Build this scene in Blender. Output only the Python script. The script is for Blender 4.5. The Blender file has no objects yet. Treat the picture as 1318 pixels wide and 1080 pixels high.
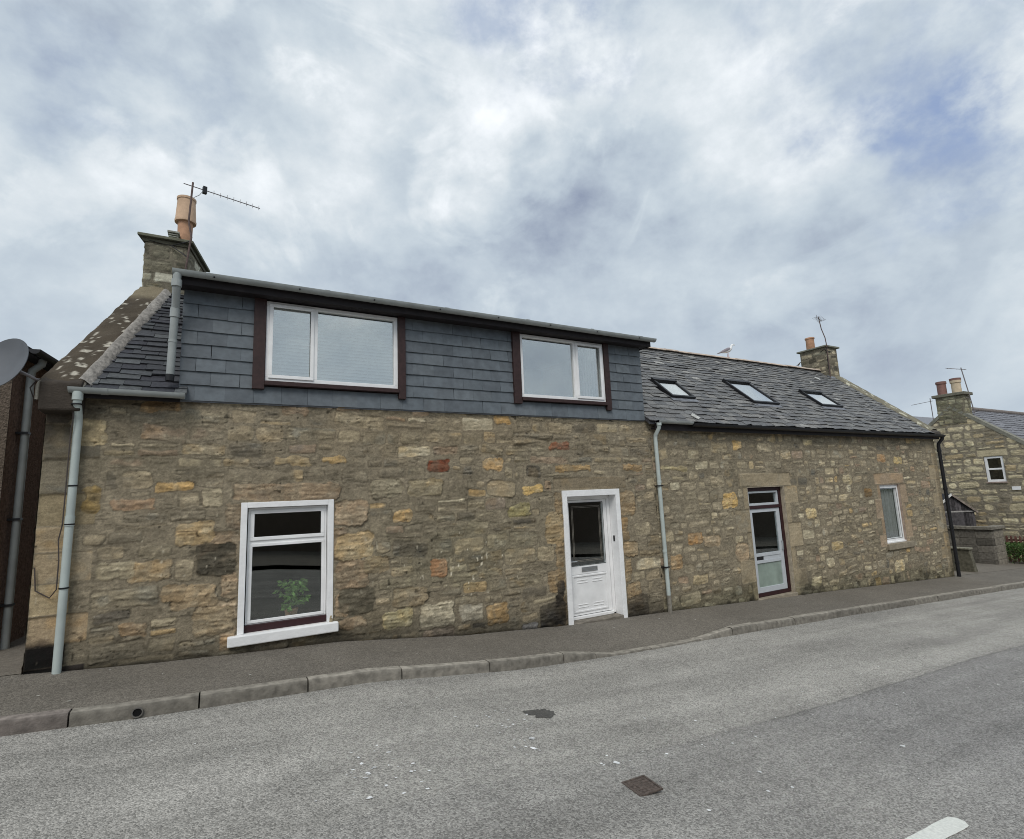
import bpy, math, random
import numpy as np

C = bpy.context.scene.collection
rng = np.random.default_rng(11)
random.seed(5)
PI = math.pi

# ------------------------------------------------------------------ camera
F = 670.0
D = 6.8
CR = np.array([0.87797129, -0.47701578, -0.04027858])
CU = np.array([-0.03420401, -0.14643271, 0.98862913])
CW = np.array([0.4774898, 0.8666103, 0.14487957])
CAM = np.array([0.0, -D, 0.0])          # heights are measured from the photographer's phone


def ray(x, y):
    return CW + (x - 659) / F * CR - (y - 540) / F * CU


def hit(x, y, n, P0):
    d = ray(x, y)
    n = np.array(n, float)
    return CAM + d * (n @ (np.array(P0, float) - CAM)) / (n @ d)


def wall_pt(x, y, Y=0.0):
    p = hit(x, y, (0, 1, 0), (0, Y, 0))
    return p[0], p[2]


def lin(c):
    c = np.asarray(c, float) / 255.0
    return np.where(c <= 0.04045, c / 12.92, ((c + 0.055) / 1.055) ** 2.4)


ILL = 0.86


def A(r, g, b, k=1.0):                  # photographed colour of a surface -> its base colour
    c = lin((r, g, b)) / ILL * k
    m = c.mean()
    return np.clip(m + (c - m) * .74, 0.004, 0.86)


# ------------------------------------------------------------------ noise
_lat = np.random.default_rng(3).random((256, 256))


def vn(x, y, s=0):
    x = np.asarray(x, float) + s * 17.31
    y = np.asarray(y, float) + s * 9.77
    xi = np.floor(x).astype(int); yi = np.floor(y).astype(int)
    fx = x - xi; fy = y - yi
    fx = fx * fx * (3 - 2 * fx); fy = fy * fy * (3 - 2 * fy)
    a = _lat[xi & 255, yi & 255]; b = _lat[(xi + 1) & 255, yi & 255]
    c = _lat[xi & 255, (yi + 1) & 255]; d = _lat[(xi + 1) & 255, (yi + 1) & 255]
    return a + (b - a) * fx + (c - a) * fy + (a - b - c + d) * fx * fy


def fbm(x, y, s=0, o=4):
    t = 0; a = .5; n = 0
    for k in range(o):
        t = t + a * vn(x * 2 ** k, y * 2 ** k, s + k * 3); n += a; a *= .5
    return t / n


def sst(a, b, x):
    t = np.clip((x - a) / (b - a), 0, 1)
    return t * t * (3 - 2 * t)


# ------------------------------------------------------------------ mesh helpers
class MB:
    def __init__(s):
        s.v = []; s.f = []; s.c = []; s.n = 0

    def add(s, v, f, col=(.5, .5, .5)):
        v = np.asarray(v, float)
        col = np.asarray(col, float)
        if col.ndim == 1:
            col = np.tile(col, (len(v), 1))
        s.v.append(v); s.c.append(col)
        s.f += [tuple(i + s.n for i in q) for q in f]
        s.n += len(v)
        return s

    def box(s, x0, x1, y0, y1, z0, z1, col=(.5, .5, .5)):
        v = [(x, y, z) for x in (x0, x1) for y in (y0, y1) for z in (z0, z1)]
        return s.hexa(v, col)

    def hexa(s, v, col=(.5, .5, .5)):
        return s.add(v, [(0, 1, 3, 2), (4, 6, 7, 5), (0, 4, 5, 1), (2, 3, 7, 6), (0, 2, 6, 4), (1, 5, 7, 3)], col)

    def obox(s, c, ex, ey, ez, col=(.5, .5, .5)):
        c, ex, ey, ez = [np.array(q, float) for q in (c, ex, ey, ez)]
        return s.hexa([c + a * ex + b * ey + d * ez for a in (-1, 1) for b in (-1, 1) for d in (-1, 1)], col)

    def prism(s, poly, axis, a0, a1, col=(.5, .5, .5)):
        """poly: 2D points; axis 'x','y','z' the extrusion axis"""
        n = len(poly)
        def P(p, a):
            return {'x': (a, p[0], p[1]), 'y': (p[0], a, p[1]), 'z': (p[0], p[1], a)}[axis]
        v = [P(p, a0) for p in poly] + [P(p, a1) for p in poly]
        f = [tuple(range(n))[::-1], tuple(range(n, 2 * n))] + [(i, (i + 1) % n, n + (i + 1) % n, n + i) for i in range(n)]
        return s.add(v, f, col)

    def tube(s, pts, r, n=10, col=(.5, .5, .5), caps=True, arc=None):
        pts = [np.array(p, float) for p in pts]
        rs = r if hasattr(r, '__len__') else [r] * len(pts)
        rings = []
        t0 = pts[1] - pts[0]; t0 /= np.linalg.norm(t0)
        ref = np.array([0, 0, 1.]) if abs(t0[2]) < .9 else np.array([1., 0, 0])
        a = np.cross(t0, ref); a /= np.linalg.norm(a)
        for i, p in enumerate(pts):
            if i == 0: t = pts[1] - p
            elif i == len(pts) - 1: t = p - pts[i - 1]
            else:
                t = (pts[i + 1] - p) / np.linalg.norm(pts[i + 1] - p) + (p - pts[i - 1]) / np.linalg.norm(p - pts[i - 1])
            t = t / np.linalg.norm(t)
            a = a - t * (a @ t); a /= np.linalg.norm(a)
            b = np.cross(t, a)
            rings.append([p + rs[i] * (math.cos(2 * PI * k / n) * a + math.sin(2 * PI * k / n) * b) for k in range(n)])
        v = [q for rg in rings for q in rg]
        f = []
        for i in range(len(pts) - 1):
            for k in range(n):
                f.append((i * n + k, i * n + (k + 1) % n, (i + 1) * n + (k + 1) % n, (i + 1) * n + k))
        if caps:
            f.append(tuple(range(n))[::-1]); f.append(tuple(range((len(pts) - 1) * n, len(pts) * n)))
        return s.add(v, f, col)

    def lathe(s, prof, c, n=24, col=(.5, .5, .5)):
        c = np.array(c, float)
        v = [c + (r * math.cos(2 * PI * k / n), r * math.sin(2 * PI * k / n), z) for r, z in prof for k in range(n)]
        f = [(i * n + k, i * n + (k + 1) % n, (i + 1) * n + (k + 1) % n, (i + 1) * n + k) for i in range(len(prof) - 1) for k in range(n)]
        return s.add(v, f, col)

    def gutter(s, p0, p1, r, col=(.5, .5, .5), t=.006):
        """half round gutter, open at the top, closed at both ends"""
        p0 = np.array(p0, float); p1 = np.array(p1, float)
        d = p1 - p0; d /= np.linalg.norm(d)
        up = np.array([0, 0, 1.]); side = np.cross(d, up); side /= np.linalg.norm(side)
        n = 9
        v = []
        for p in (p0, p1):
            for rr in (r, r - t):
                for k in range(n):
                    a = PI + PI * k / (n - 1)
                    v.append(p + rr * (math.cos(a) * side + math.sin(a) * up))
        f = []
        for k in range(n - 1):
            f.append((k, k + 1, 2 * n + k + 1, 2 * n + k)); f.append((n + k + 1, n + k, 3 * n + k, 3 * n + k + 1))
        f += [(0, 2 * n, 3 * n, n), (n - 1, 2 * n - 1, 4 * n - 1, 3 * n - 1)]
        f += [tuple(range(n))[::-1], tuple(range(2 * n, 3 * n))]
        return s.add(v, f, col)

    def build(s, name, mat, parent=None, smooth=None, bevel=0.0, solid=None):
        me = bpy.data.meshes.new(name)
        v = np.concatenate(s.v); c = np.concatenate(s.c)
        me.from_pydata(v.tolist(), [], s.f)
        at = me.color_attributes.new('Col', 'FLOAT_COLOR', 'POINT')
        at.data.foreach_set('color', np.concatenate([c, np.ones((len(c), 1))], 1).ravel())
        me.materials.append(mat)
        me.validate()
        if smooth:
            me.shade_smooth()
            me.set_sharp_from_angle(angle=math.radians(smooth))
        o = bpy.data.objects.new(name, me); C.objects.link(o)
        if parent is not None: attach(o, parent)
        if bevel:
            b = o.modifiers.new('b', 'BEVEL'); b.width = bevel; b.segments = 2; b.limit_method = 'ANGLE'; b.angle_limit = .7
            b.harden_normals = False
        return o


def world_loc(p):
    x = np.zeros(3)
    while p is not None:
        x = x + np.array(p.location); p = p.parent
    return x


def attach(o, p):                       # parts are modelled in world coordinates; the thing's Empty stands at its base
    o.parent = p
    o.location = tuple(-world_loc(p)) if p.type == 'EMPTY' else (0, 0, 0)


def grid_mesh(name, P, col, keep, mat, parent=None, smooth=True):
    """P (n,m,3) grid, col (n,m,3), keep (n-1,m-1) bool"""
    n, m = P.shape[:2]
    idx = np.arange(n * m).reshape(n, m)
    q = np.stack([idx[:-1, :-1], idx[1:, :-1], idx[1:, 1:], idx[:-1, 1:]], -1)[keep]
    used = np.zeros(n * m, bool); used[q.ravel()] = True
    remap = np.cumsum(used) - 1
    q = remap[q]
    v = P.reshape(-1, 3)[used]; c = col.reshape(-1, 3)[used]
    me = bpy.data.meshes.new(name)
    me.vertices.add(len(v)); me.vertices.foreach_set('co', v.ravel().astype(np.float32))
    me.loops.add(q.size); me.loops.foreach_set('vertex_index', q.ravel().astype(np.int32))
    me.polygons.add(len(q)); me.polygons.foreach_set('loop_start', np.arange(0, q.size, 4, dtype=np.int32))
    me.update(calc_edges=True)
    at = me.color_attributes.new('Col', 'FLOAT_COLOR', 'POINT')
    at.data.foreach_set('color', np.concatenate([c, np.ones((len(c), 1))], 1).ravel().astype(np.float32))
    me.materials.append(mat)
    me.validate()
    if smooth: me.shade_smooth()
    o = bpy.data.objects.new(name, me); C.objects.link(o)
    if parent is not None: attach(o, parent)
    return o


def thing(name, label, cat, loc=(0, 0, 0), group=None):
    o = bpy.data.objects.new(name, None); C.objects.link(o)
    o.location = loc; o.empty_display_size = .2
    o['label'] = label; o['category'] = cat
    if group: o['group'] = group
    return o


def tag(o, label, cat, group=None):
    o['label'] = label; o['category'] = cat
    if group: o['group'] = group
    return o


def struct(o):
    o['kind'] = 'structure'
    return o


# ------------------------------------------------------------------ materials
def mat(name, col=(.5, .5, .5), rough=.7, attr=False, nscale=12., nvar=.15, bump=.0, bscale=60., metal=0., spec=.4, detail=6.):
    m = bpy.data.materials.new(name); m.use_nodes = True
    nt = m.node_tree; N = nt.nodes; L = nt.links
    bs = N['Principled BSDF']
    bs.inputs['Roughness'].default_value = rough
    bs.inputs['Metallic'].default_value = metal
    bs.inputs['Specular IOR Level'].default_value = spec
    tc = N.new('ShaderNodeTexCoord')
    no = N.new('ShaderNodeTexNoise'); no.inputs['Scale'].default_value = nscale; no.inputs['Detail'].default_value = detail
    L.new(tc.outputs['Object'], no.inputs['Vector'])
    mr = N.new('ShaderNodeMapRange'); mr.inputs[1].default_value = .3; mr.inputs[2].default_value = .7
    mr.inputs[3].default_value = 1 - nvar; mr.inputs[4].default_value = 1 + nvar
    L.new(no.outputs['Fac'], mr.inputs[0])
    vm = N.new('ShaderNodeVectorMath'); vm.operation = 'SCALE'
    if attr:
        at = N.new('ShaderNodeAttribute'); at.attribute_name = 'Col'; L.new(at.outputs['Color'], vm.inputs[0])
    else:
        vm.inputs[0].default_value = tuple(float(q) for q in col)
    L.new(mr.outputs[0], vm.inputs['Scale'])
    L.new(vm.outputs[0], bs.inputs['Base Color'])
    if bump:
        n2 = N.new('ShaderNodeTexNoise'); n2.inputs['Scale'].default_value = bscale; n2.inputs['Detail'].default_value = 5
        L.new(tc.outputs['Object'], n2.inputs['Vector'])
        b = N.new('ShaderNodeBump'); b.inputs['Distance'].default_value = bump; b.inputs['Strength'].default_value = 1
        L.new(n2.outputs['Fac'], b.inputs['Height']); L.new(b.outputs[0], bs.inputs['Normal'])
    return m


def glass(name, fac, tint=(.9, .95, .95), rough=.0):
    m = bpy.data.materials.new(name); m.use_nodes = True
    nt = m.node_tree; N = nt.nodes; L = nt.links
    N.remove(N['Principled BSDF'])
    tr = N.new('ShaderNodeBsdfTransparent'); tr.inputs[0].default_value = (*tint, 1)
    gl = N.new('ShaderNodeBsdfGlossy'); gl.inputs['Roughness'].default_value = rough; gl.inputs[0].default_value = (.98, .98, .96, 1)
    ge = N.new('ShaderNodeNewGeometry'); dt = N.new('ShaderNodeVectorMath'); dt.operation = 'DOT_PRODUCT'
    L.new(ge.outputs['Normal'], dt.inputs[0]); L.new(ge.outputs['Incoming'], dt.inputs[1])
    def mth(op, a, b_=0.0):
        q = N.new('ShaderNodeMath'); q.operation = op
        for i_, v_ in enumerate((a, b_)):
            if isinstance(v_, (int, float)): q.inputs[i_].default_value = v_
            else: L.new(v_, q.inputs[i_])
        return q
    fr = mth('ADD', mth('MULTIPLY', mth('POWER', mth('SUBTRACT', 1.0, mth('ABSOLUTE', dt.outputs['Value']).outputs[0]).outputs[0], 5.0).outputs[0], .9).outputs[0], .04)
    ad = N.new('ShaderNodeMath'); ad.operation = 'ADD'; ad.use_clamp = True; ad.inputs[1].default_value = fac
    L.new(fr.outputs[0], ad.inputs[0])
    # old float glass is never quite flat
    tc = N.new('ShaderNodeTexCoord'); no = N.new('ShaderNodeTexNoise'); no.inputs['Scale'].default_value = 1.6; no.inputs['Detail'].default_value = 1
    L.new(tc.outputs['Object'], no.inputs['Vector'])
    b = N.new('ShaderNodeBump'); b.inputs['Distance'].default_value = .0006; L.new(no.outputs['Fac'], b.inputs['Height']); L.new(b.outputs[0], gl.inputs['Normal'])
    mx = N.new('ShaderNodeMixShader'); L.new(ad.outputs[0], mx.inputs[0]); L.new(tr.outputs[0], mx.inputs[1]); L.new(gl.outputs[0], mx.inputs[2])
    L.new(mx.outputs[0], N['Material Output'].inputs[0])
    return m


M = {}
M['stone'] = mat('rubble_stone', attr=True, rough=.92, nscale=70, nvar=.16, bump=.006, bscale=150, spec=.2)
M['stone_plain'] = mat('dressed_stone', attr=True, rough=.9, nscale=9, nvar=.22, bump=.008, bscale=55, spec=.2)
M['slate'] = mat('roof_slate', attr=True, rough=.62, nscale=30, nvar=.3, bump=.004, bscale=70, spec=.4)
M['slate_hung'] = mat('hung_slate', attr=True, rough=.5, nscale=12, nvar=.18, bump=.0015, bscale=60, spec=.4)
M['pvc'] = mat('white_pvc', A(224, 229, 231), rough=.38, nscale=5, nvar=.08, spec=.5)
M['pvc_old'] = mat('old_white_pvc', A(228, 228, 222), rough=.45, nscale=8, nvar=.05, spec=.5)
M['white_paint'] = mat('white_masonry_paint', A(222, 230, 240), rough=.65, nscale=7, nvar=.06, bump=.004, bscale=30)
M['alu'] = mat('grey_white_aluminium', A(178, 184, 190), rough=.4, nscale=6, nvar=.06)
M['brown'] = mat('brown_stained_timber', A(54, 32, 30), rough=.6, nscale=20, nvar=.25, bump=.002, bscale=80)
M['dark_red'] = mat('dark_red_timber', A(52, 20, 24), rough=.5, nscale=20, nvar=.2)
M['soffit'] = mat('dark_fascia', A(34, 28, 30), rough=.7, nscale=10, nvar=.25)
M['gutter'] = mat('grey_green_gutter', A(146, 152, 150), rough=.45, nscale=5, nvar=.14)
M['pipe'] = mat('pale_green_pipe', A(170, 182, 178), rough=.5, nscale=4, nvar=.12)
M['black'] = mat('black_plastic', (.012, .012, .014), rough=.45, nvar=.2)
M['iron'] = mat('rusty_iron', A(86, 74, 66), rough=.85, nscale=40, nvar=.4, bump=.003, bscale=120)
M['cast'] = mat('old_cast_iron', A(126, 120, 108), rough=.8, nscale=20, nvar=.3, bump=.002)
M['galv'] = mat('galvanised_steel', A(120, 112, 112), rough=.5, nscale=20, nvar=.2, metal=.3)
M['rustpole'] = mat('rusty_pole', A(92, 72, 66), rough=.8, nscale=20, nvar=.35)
M['terracotta'] = mat('terracotta', (.50, .285, .175), rough=.8, nscale=9, nvar=.2, bump=.002, bscale=50)
M['terracotta_pale'] = mat('pale_terracotta', (.58, .40, .27), rough=.8, nscale=9, nvar=.14, bump=.002, bscale=50)
M['buff'] = mat('buff_clay', A(196, 174, 138), rough=.8, nscale=9, nvar=.14)
M['redclay'] = mat('red_brown_clay', A(132, 90, 80), rough=.8, nscale=9, nvar=.2)
M['felt'] = mat('roofing_felt', A(48, 50, 56), rough=.9, nscale=8, nvar=.3, bump=.01, bscale=30)
M['lead'] = mat('lead_flashing', A(112, 116, 124), rough=.6, nscale=12, nvar=.25, bump=.004, bscale=20)
M['mortar'] = mat('cement_fillet', A(138, 132, 124), rough=.95, nscale=16, nvar=.35, bump=.02, bscale=22)
M['ridge'] = mat('ridge_tile_clay', A(182, 162, 142), rough=.9, nscale=7, nvar=.25, bump=.004, bscale=50)
M['glass_high'] = glass('window_glass_sky', .36)
M['glass_low'] = glass('window_glass_street', .075, (.88, .92, .92))
M['glass_roof'] = glass('skylight_glass', .46)
M['glass_frost'] = mat('obscured_glass', A(132, 150, 138), rough=.3, nscale=5, nvar=.2, spec=.6)
M['room'] = mat('dim_room_wall', (.07, .065, .06), rough=.9, nvar=.1)
M['room_light'] = mat('pale_room_wall', (.25, .25, .24), rough=.9, nvar=.1)
M['blind'] = mat('white_blind_slat', A(150, 156, 160), rough=.6, nvar=.05)
M['glass_clear'] = glass('clear_window_glass', .02, (.95, .97, .97))
M['curtain'] = mat('grey_curtain', (.30, .30, .30), rough=.9, nvar=.1)
M['harl'] = mat('brown_harl', A(104, 90, 76), rough=.97, nscale=45, nvar=.35, bump=.03, bscale=55, spec=.15)
M['harl_dark'] = mat('dark_harl', A(132, 104, 88), rough=.97, nscale=30, nvar=.35, bump=.025, bscale=55, spec=.15)
M['dish'] = mat('grey_dish_steel', A(92, 96, 102), rough=.55, nscale=4, nvar=.12)
M['concrete'] = mat('old_concrete', attr=True, rough=.93, nscale=14, nvar=.34, bump=.007, bscale=50, spec=.2)
M['wood_old'] = mat('weathered_board', attr=True, rough=.9, nscale=12, nvar=.4, bump=.004, bscale=60)
M['leaf'] = mat('leaf', attr=True, rough=.7, nscale=6, nvar=.2)
M['soil'] = mat('potting_soil', (.03, .022, .016), rough=1)
M['gull'] = mat('feathers', attr=True, rough=.8, nscale=8, nvar=.06)
M['steel'] = mat('brushed_steel', A(170, 172, 174), rough=.3, metal=.8, nvar=.05)
M['cable'] = mat('cable_sheath', A(70, 60, 56), rough=.6)

# ------------------------------------------------------------------ ground heights (the street falls away to the right)
BX = np.array([-300, -30, -1.62, -.58, 1.29, 2.9, 4.54, 7.32, 12.08, 16.59, 40., 60., 300.])
BZ = np.array([-.35, -.35, -1.48, -1.56, -1.65, -1.83, -1.945, -2.06, -2.29, -2.52, -3.75, -4.3, -4.3])


def gz(x):
    return np.interp(x, BX, BZ)


# ------------------------------------------------------------------ rubble walls
MORT = A(122, 112, 96)
PAL_L = [((128, 118, 100), 6), ((138, 126, 106), 5), ((118, 109, 94), 6), ((144, 130, 108), 3), ((152, 140, 118), 1.5), ((134, 116, 98), 2),
         ((106, 98, 86), 2), ((156, 132, 94), .6), ((166, 156, 136), .5), ((90, 84, 76), .5)]
PAL_R = [((140, 129, 110), 6), ((150, 138, 118), 5), ((128, 119, 103), 5), ((160, 147, 122), 2.4), ((168, 158, 136), 1.2), ((144, 124, 106), 2),
         ((108, 102, 92), 1.2), ((168, 144, 102), .5)]
PAL_G = [((166, 152, 118), 5), ((180, 166, 130), 5), ((150, 138, 110), 4), ((186, 172, 138), 2), ((168, 146, 104), 2), ((124, 114, 96), 1.5)]


def palpick(r, pal):
    w = np.array([q[1] for q in pal]); i = r.choice(len(pal), p=w / w.sum())
    return A(*pal[i][0]) * (1 + r.normal(0, .05))


def rubble_rects(r, u0, u1, v0, v1, rowh=(.11, .25), wid=(.16, .5), split=.3):
    out = []
    v = v0
    while v < v1:
        h = r.uniform(*rowh)
        u = u0 - r.uniform(0, .2)
        while u < u1:
            w = min(wid[1] * 1.3, max(wid[0], r.lognormal(math.log((wid[0] + wid[1]) / 2.1), .35)))
            if r.random() < split and h > .15:
                s = r.uniform(.35, .65)
                out.append((u, u + w, v, v + h * s))
                if w > .3 and r.random() < .5:
                    k = r.uniform(.35, .65)
                    out.append((u, u + w * k, v + h * s, v + h)); out.append((u + w * k, u + w, v + h * s, v + h))
                else:
                    out.append((u, u + w, v + h * s, v + h))
            else:
                out.append((u, u + w, v, v + h))
            u += w
        v += h
    return out


def stone_field(us, vs, seed, rects, dressed, vis_fn, pal, mortar=(.008, .026), relief=.022, round_=.5):
    """height and colour of a rubble wall sampled on the grid us x vs"""
    r = np.random.default_rng(seed)
    U, V = np.meshgrid(us, vs, indexing='ij')
    s = seed
    Uw = U + .05 * (fbm(U * 2.2, V * 2.2, s, 2) - .5) + .030 * (fbm(U * 11, V * 11, s + 5, 2) - .5)
    Vw = V + .07 * (fbm(U * 1.1, V * 1.6, s + 9, 2) - .5) + .026 * (fbm(U * 10, V * 12, s + 13, 2) - .5)
    fine = fbm(U * 26, V * 34, s + 21, 3)
    bed = fbm(U * 7, V * 42, s + 23, 3)
    mid = fbm(U * 9, V * 13, s + 27, 3)
    crack = 1 - np.abs(2 * fbm(U * 9, V * 30, s + 31, 3) - 1)
    mc = (MORT * (0.80 + .45 * fbm(U * 3, V * 3, s + 35, 4))[..., None])
    tiny = fbm(U * 60, V * 75, s + 51, 2)
    strk = fbm(U * 12, V * 55, s + 53, 3)
    mc = mc * (1 + .5 * (fine - .5) + .5 * (tiny - .5) + .35 * (mid - .5))[..., None]
    lightk = (sst(.60, .72, strk) * sst(.45, .6, mid))[..., None]; darkk = (sst(.38, .27, strk) * sst(.5, .62, fbm(U * 4, V * 6, s + 57, 3)))[..., None]
    mc = mc * (1 + .34 * lightk) * (1 - .42 * darkk)
    col = mc.copy()
    hgt = .006 * fine + .008 * mid + .004 * tiny
    allr = [(q, None) for q in rects] + [(q[:4], q[4:]) for q in dressed]
    for (u0, u1, v0, v1), ex in allr:
        if ex is None:
            cu, cv = (u0 + u1) / 2, (v0 + v1) / 2
            bad = False
            for q in dressed:
                if q[0] - .02 < cu < q[1] + .02 and q[2] - .02 < cv < q[3] + .02: bad = True; break
                ox = min(u1, q[1]) - max(u0, q[0]); oy = min(v1, q[3]) - max(v0, q[2])
                if ox > 0 and oy > 0:
                    if ox < (u1 - u0) * .5:
                        if q[0] > cu: u1 = q[0]
                        else: u0 = q[1]
                    elif oy < (v1 - v0) * .5:
                        if q[2] > cv: v1 = q[2]
                        else: v0 = q[3]
                    else: bad = True; break
            if bad or u1 - u0 < .05 or v1 - v0 < .04: continue
            base = palpick(r, pal); m = r.uniform(*mortar); vis = vis_fn((u0 + u1) / 2, (v0 + v1) / 2, r)
            rel = relief * r.uniform(.3, 1.2); rough = r.uniform(.5, 1.3); flat = False
        else:
            base = ex[0]; kind = ex[1]
            flat = kind == 'flat'
            m = .006 if flat else .010
            vis = .97; rel = relief * (.35 if flat else 1.0); rough = .35 if flat else 1.1
        i0, i1 = np.searchsorted(us, (u0 - .05, u1 + .05)); j0, j1 = np.searchsorted(vs, (v0 - .05, v1 + .05))
        if i1 - i0 < 2 or j1 - j0 < 2: continue
        sl = (slice(i0, i1), slice(j0, j1))
        if flat:
            x = U[sl] - (u0 + u1) / 2 + .010 * (mid[sl] - .5); y = V[sl] - (v0 + v1) / 2 + .008 * (fine[sl] - .5)
        else:
            x = Uw[sl] - (u0 + u1) / 2; y = Vw[sl] - (v0 + v1) / 2
            an = r.normal(0, .035); x, y = x + an * y, y - an * x
        hw, hh = (u1 - u0) / 2 - m, (v1 - v0) / 2 - m
        if hw < .015 or hh < .012: continue
        rad = min(hw, hh) * (.12 if flat else r.uniform(.3, .95) * round_ * 2 * .6 + .1)
        rad = min(rad, min(hw, hh) * .98)
        qx = np.abs(x) - (hw - rad); qy = np.abs(y) - (hh - rad)
        sd = np.hypot(np.maximum(qx, 0), np.maximum(qy, 0)) + np.minimum(np.maximum(qx, qy), 0) - rad
        if not flat:
            sd = sd + (.020 if ex is None else .055) * (mid[sl] - .5) * rough + (0 if ex is None else .03) * (fine[sl] - .5)
        a = sst(.003, -.006 if not flat else -.004, sd)
        dome = np.clip(-sd / (min(hw, hh) + .001), 0, 1)
        ph = r.uniform(0, 50)
        tx = fbm(U[sl] * 6 + ph, V[sl] * 8 + ph, s + 41, 3)
        vv = np.clip(vis + 1.0 * (tx - .55), 0, 1) if not flat else .96
        if not flat: vv = sst(.22, .46, vv * (.75 + .4 * dome))
        # colour: bedding streaks, a second tone, pale flecks, dark cracks
        c = base * (1 + .62 * (bed[sl] - .5) * rough + .50 * (mid[sl] - .5) * rough + .40 * (fine[sl] - .5) * min(1, rough + .3) + .40 * (tiny[sl] - .5))[..., None]
        warm = sst(.5, .72, tx)[..., None] * r.uniform(-.10, .14)
        c = c * (1 + warm * np.array([1.0, .35, -.6]))
        fl = sst(.60, .72, bed[sl] * .5 + fine[sl] * .5)[..., None] * (.55 if not flat else .12)
        c = c * (1 - fl) + c * 1.55 * fl
        ck = sst(.965, .995, crack[sl]) * rough * (0 if flat else .6) * sst(.45, .6, mid[sl])
        c = c * (1 - .75 * np.clip(ck, 0, 1))[..., None]
        if ex is not None and not flat:      # a strongly coloured stone still has greyer weathered patches
            gp = (sst(.48, .62, fbm(U[sl] * 9 + ph, V[sl] * 12 + ph, s + 43, 3)) * .38)[..., None]
            c = c * (1 - gp) + gp * (c.mean(-1, keepdims=True) * np.array([1.02, .92, .74]))
            vv = vv * (.80 + .2 * sst(.35, .5, tx))
        k = (a * vv)[..., None]
        col[sl] = col[sl] * (1 - k) + c * k
        tilt = r.normal(0, .03) * x + r.normal(0, .05) * y
        # outline shade painted into the colour along the stone edges, in broken lines
        h = rel * (.55 + .45 * dome) + tilt + (.020 * (bed[sl] - .5) + .022 * (mid[sl] - .5) + .008 * (tiny[sl] - .5)) * rough - .014 * ck
        if not flat:
            rim = sst(.016, .0, np.abs(sd - .004)) * sst(.42, .6, fine[sl] * .5 + mid[sl] * .5)
            col[sl] = col[sl] * (1 - .38 * rim)[..., None]
        kk = a * (.35 + .65 * (vv if not flat else 1))
        hgt[sl] = hgt[sl] * (1 - kk) + np.maximum(h, -.006) * kk
    return U, V, hgt, np.clip(col, .01, .8)


def snap(a0, a1, step, edges):
    n = int(round((a1 - a0) / step)) + 1
    g = np.linspace(a0, a1, n)
    for e in edges:
        if a0 <= e <= a1: g[np.argmin(abs(g - e))] = e
    return g


def margins(x0, x1, z0, z1, r, col, lint=.22, over=.12, wj=(.17, .32), hj=.33, flat='flat'):
    """dressed lintel and alternating jamb stones round an opening"""
    out = [(x0 - over, x1 + over, z1 + .012, z1 + lint, col * r.uniform(.9, 1.08), flat)]
    for side in (-1, 1):
        z = z1 + .005; k = 0 if side < 0 else 1
        while z > z0:
            h = hj * r.uniform(.75, 1.25); w = wj[k % 2]
            zz = max(z - h, z0 - .05)
            xa, xb = (x0 - w, x0 - .002) if side < 0 else (x1 + .002, x1 + w)
            out.append((xa, xb, zz, z, col * r.uniform(.82, 1.12), flat))
            z = zz; k += 1
    return out


def prx(x0, y0, x1, y1, col, kind='rough', k=1.0):
    a = wall_pt(x0, y0); b = wall_pt(x1, y1)
    return (a[0], b[0], b[1], a[1], A(*col, k=k), kind)


def stains(U, V, col, spec):
    for cx, cz, rx, rz, amt, tint, sd in spec:
        n = fbm(U * 5, V * 5, sd, 4)
        d = np.hypot((U - cx) / rx, (V - cz) / rz) + (n - .5) * 1.3
        k = (sst(1.05, .45, d) * amt)[..., None]
        col = col * (1 - k) + col * np.array(tint) * k
    return col


def wall_object(name, us, vs, fld, frame, holes, m, parent, bottom=None, top=None, post=None, sat=1.02):
    U, V, H, col = fld
    if post: col = post(U, V, col)
    g_ = col.mean(-1, keepdims=True); col = np.clip(g_ + (col - g_) * sat, .008, .8) * np.array([1.18, 1.15, 1.03])
    O, ux, vx, nx = frame
    for (a, b, c, d) in holes:             # calm the relief right at the opening edges
        dist = np.maximum(np.maximum(a - U, U - b), np.maximum(c - V, V - d))
        H = H * sst(-.001, .03, dist)
    P = O + U[..., None] * ux + V[..., None] * vx + H[..., None] * nx
    uc = (U[:-1, :-1] + U[1:, 1:]) / 2; vc = (V[:-1, :-1] + V[1:, 1:]) / 2
    keep = np.ones_like(uc, bool)
    for (a, b, c, d) in holes:
        keep &= ~((uc > a) & (uc < b) & (vc > c) & (vc < d))
    if bottom is not None: keep &= vc > bottom(uc)
    if top is not None: keep &= vc < top(uc)
    return grid_mesh(name, P, col, keep, m, parent)


FRONT = (np.array([0, 0, 0.]), np.array([1, 0, 0.]), np.array([0, 0, 1.]), np.array([0, -1, 0.]))

# ------------------------------------------------------------------ LEFT COTTAGE
cot = thing('stone_cottage', 'brown stone cottage with slate hung box dormer and white front door', 'cottage', (2.4, 0, -1.8))
GX0, GK = -1.62, .19                    # the left gable stands askew: x = GX0 + GK*y
RIDGE_Y = 2.42
LS, L0 = .83, 1.36                      # left roof plane z = L0 + LS*y
WIN1 = (.222, 1.112, -1.40, -.018)
DOOR1 = (4.65, 5.612, -2.3, -.048)

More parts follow.
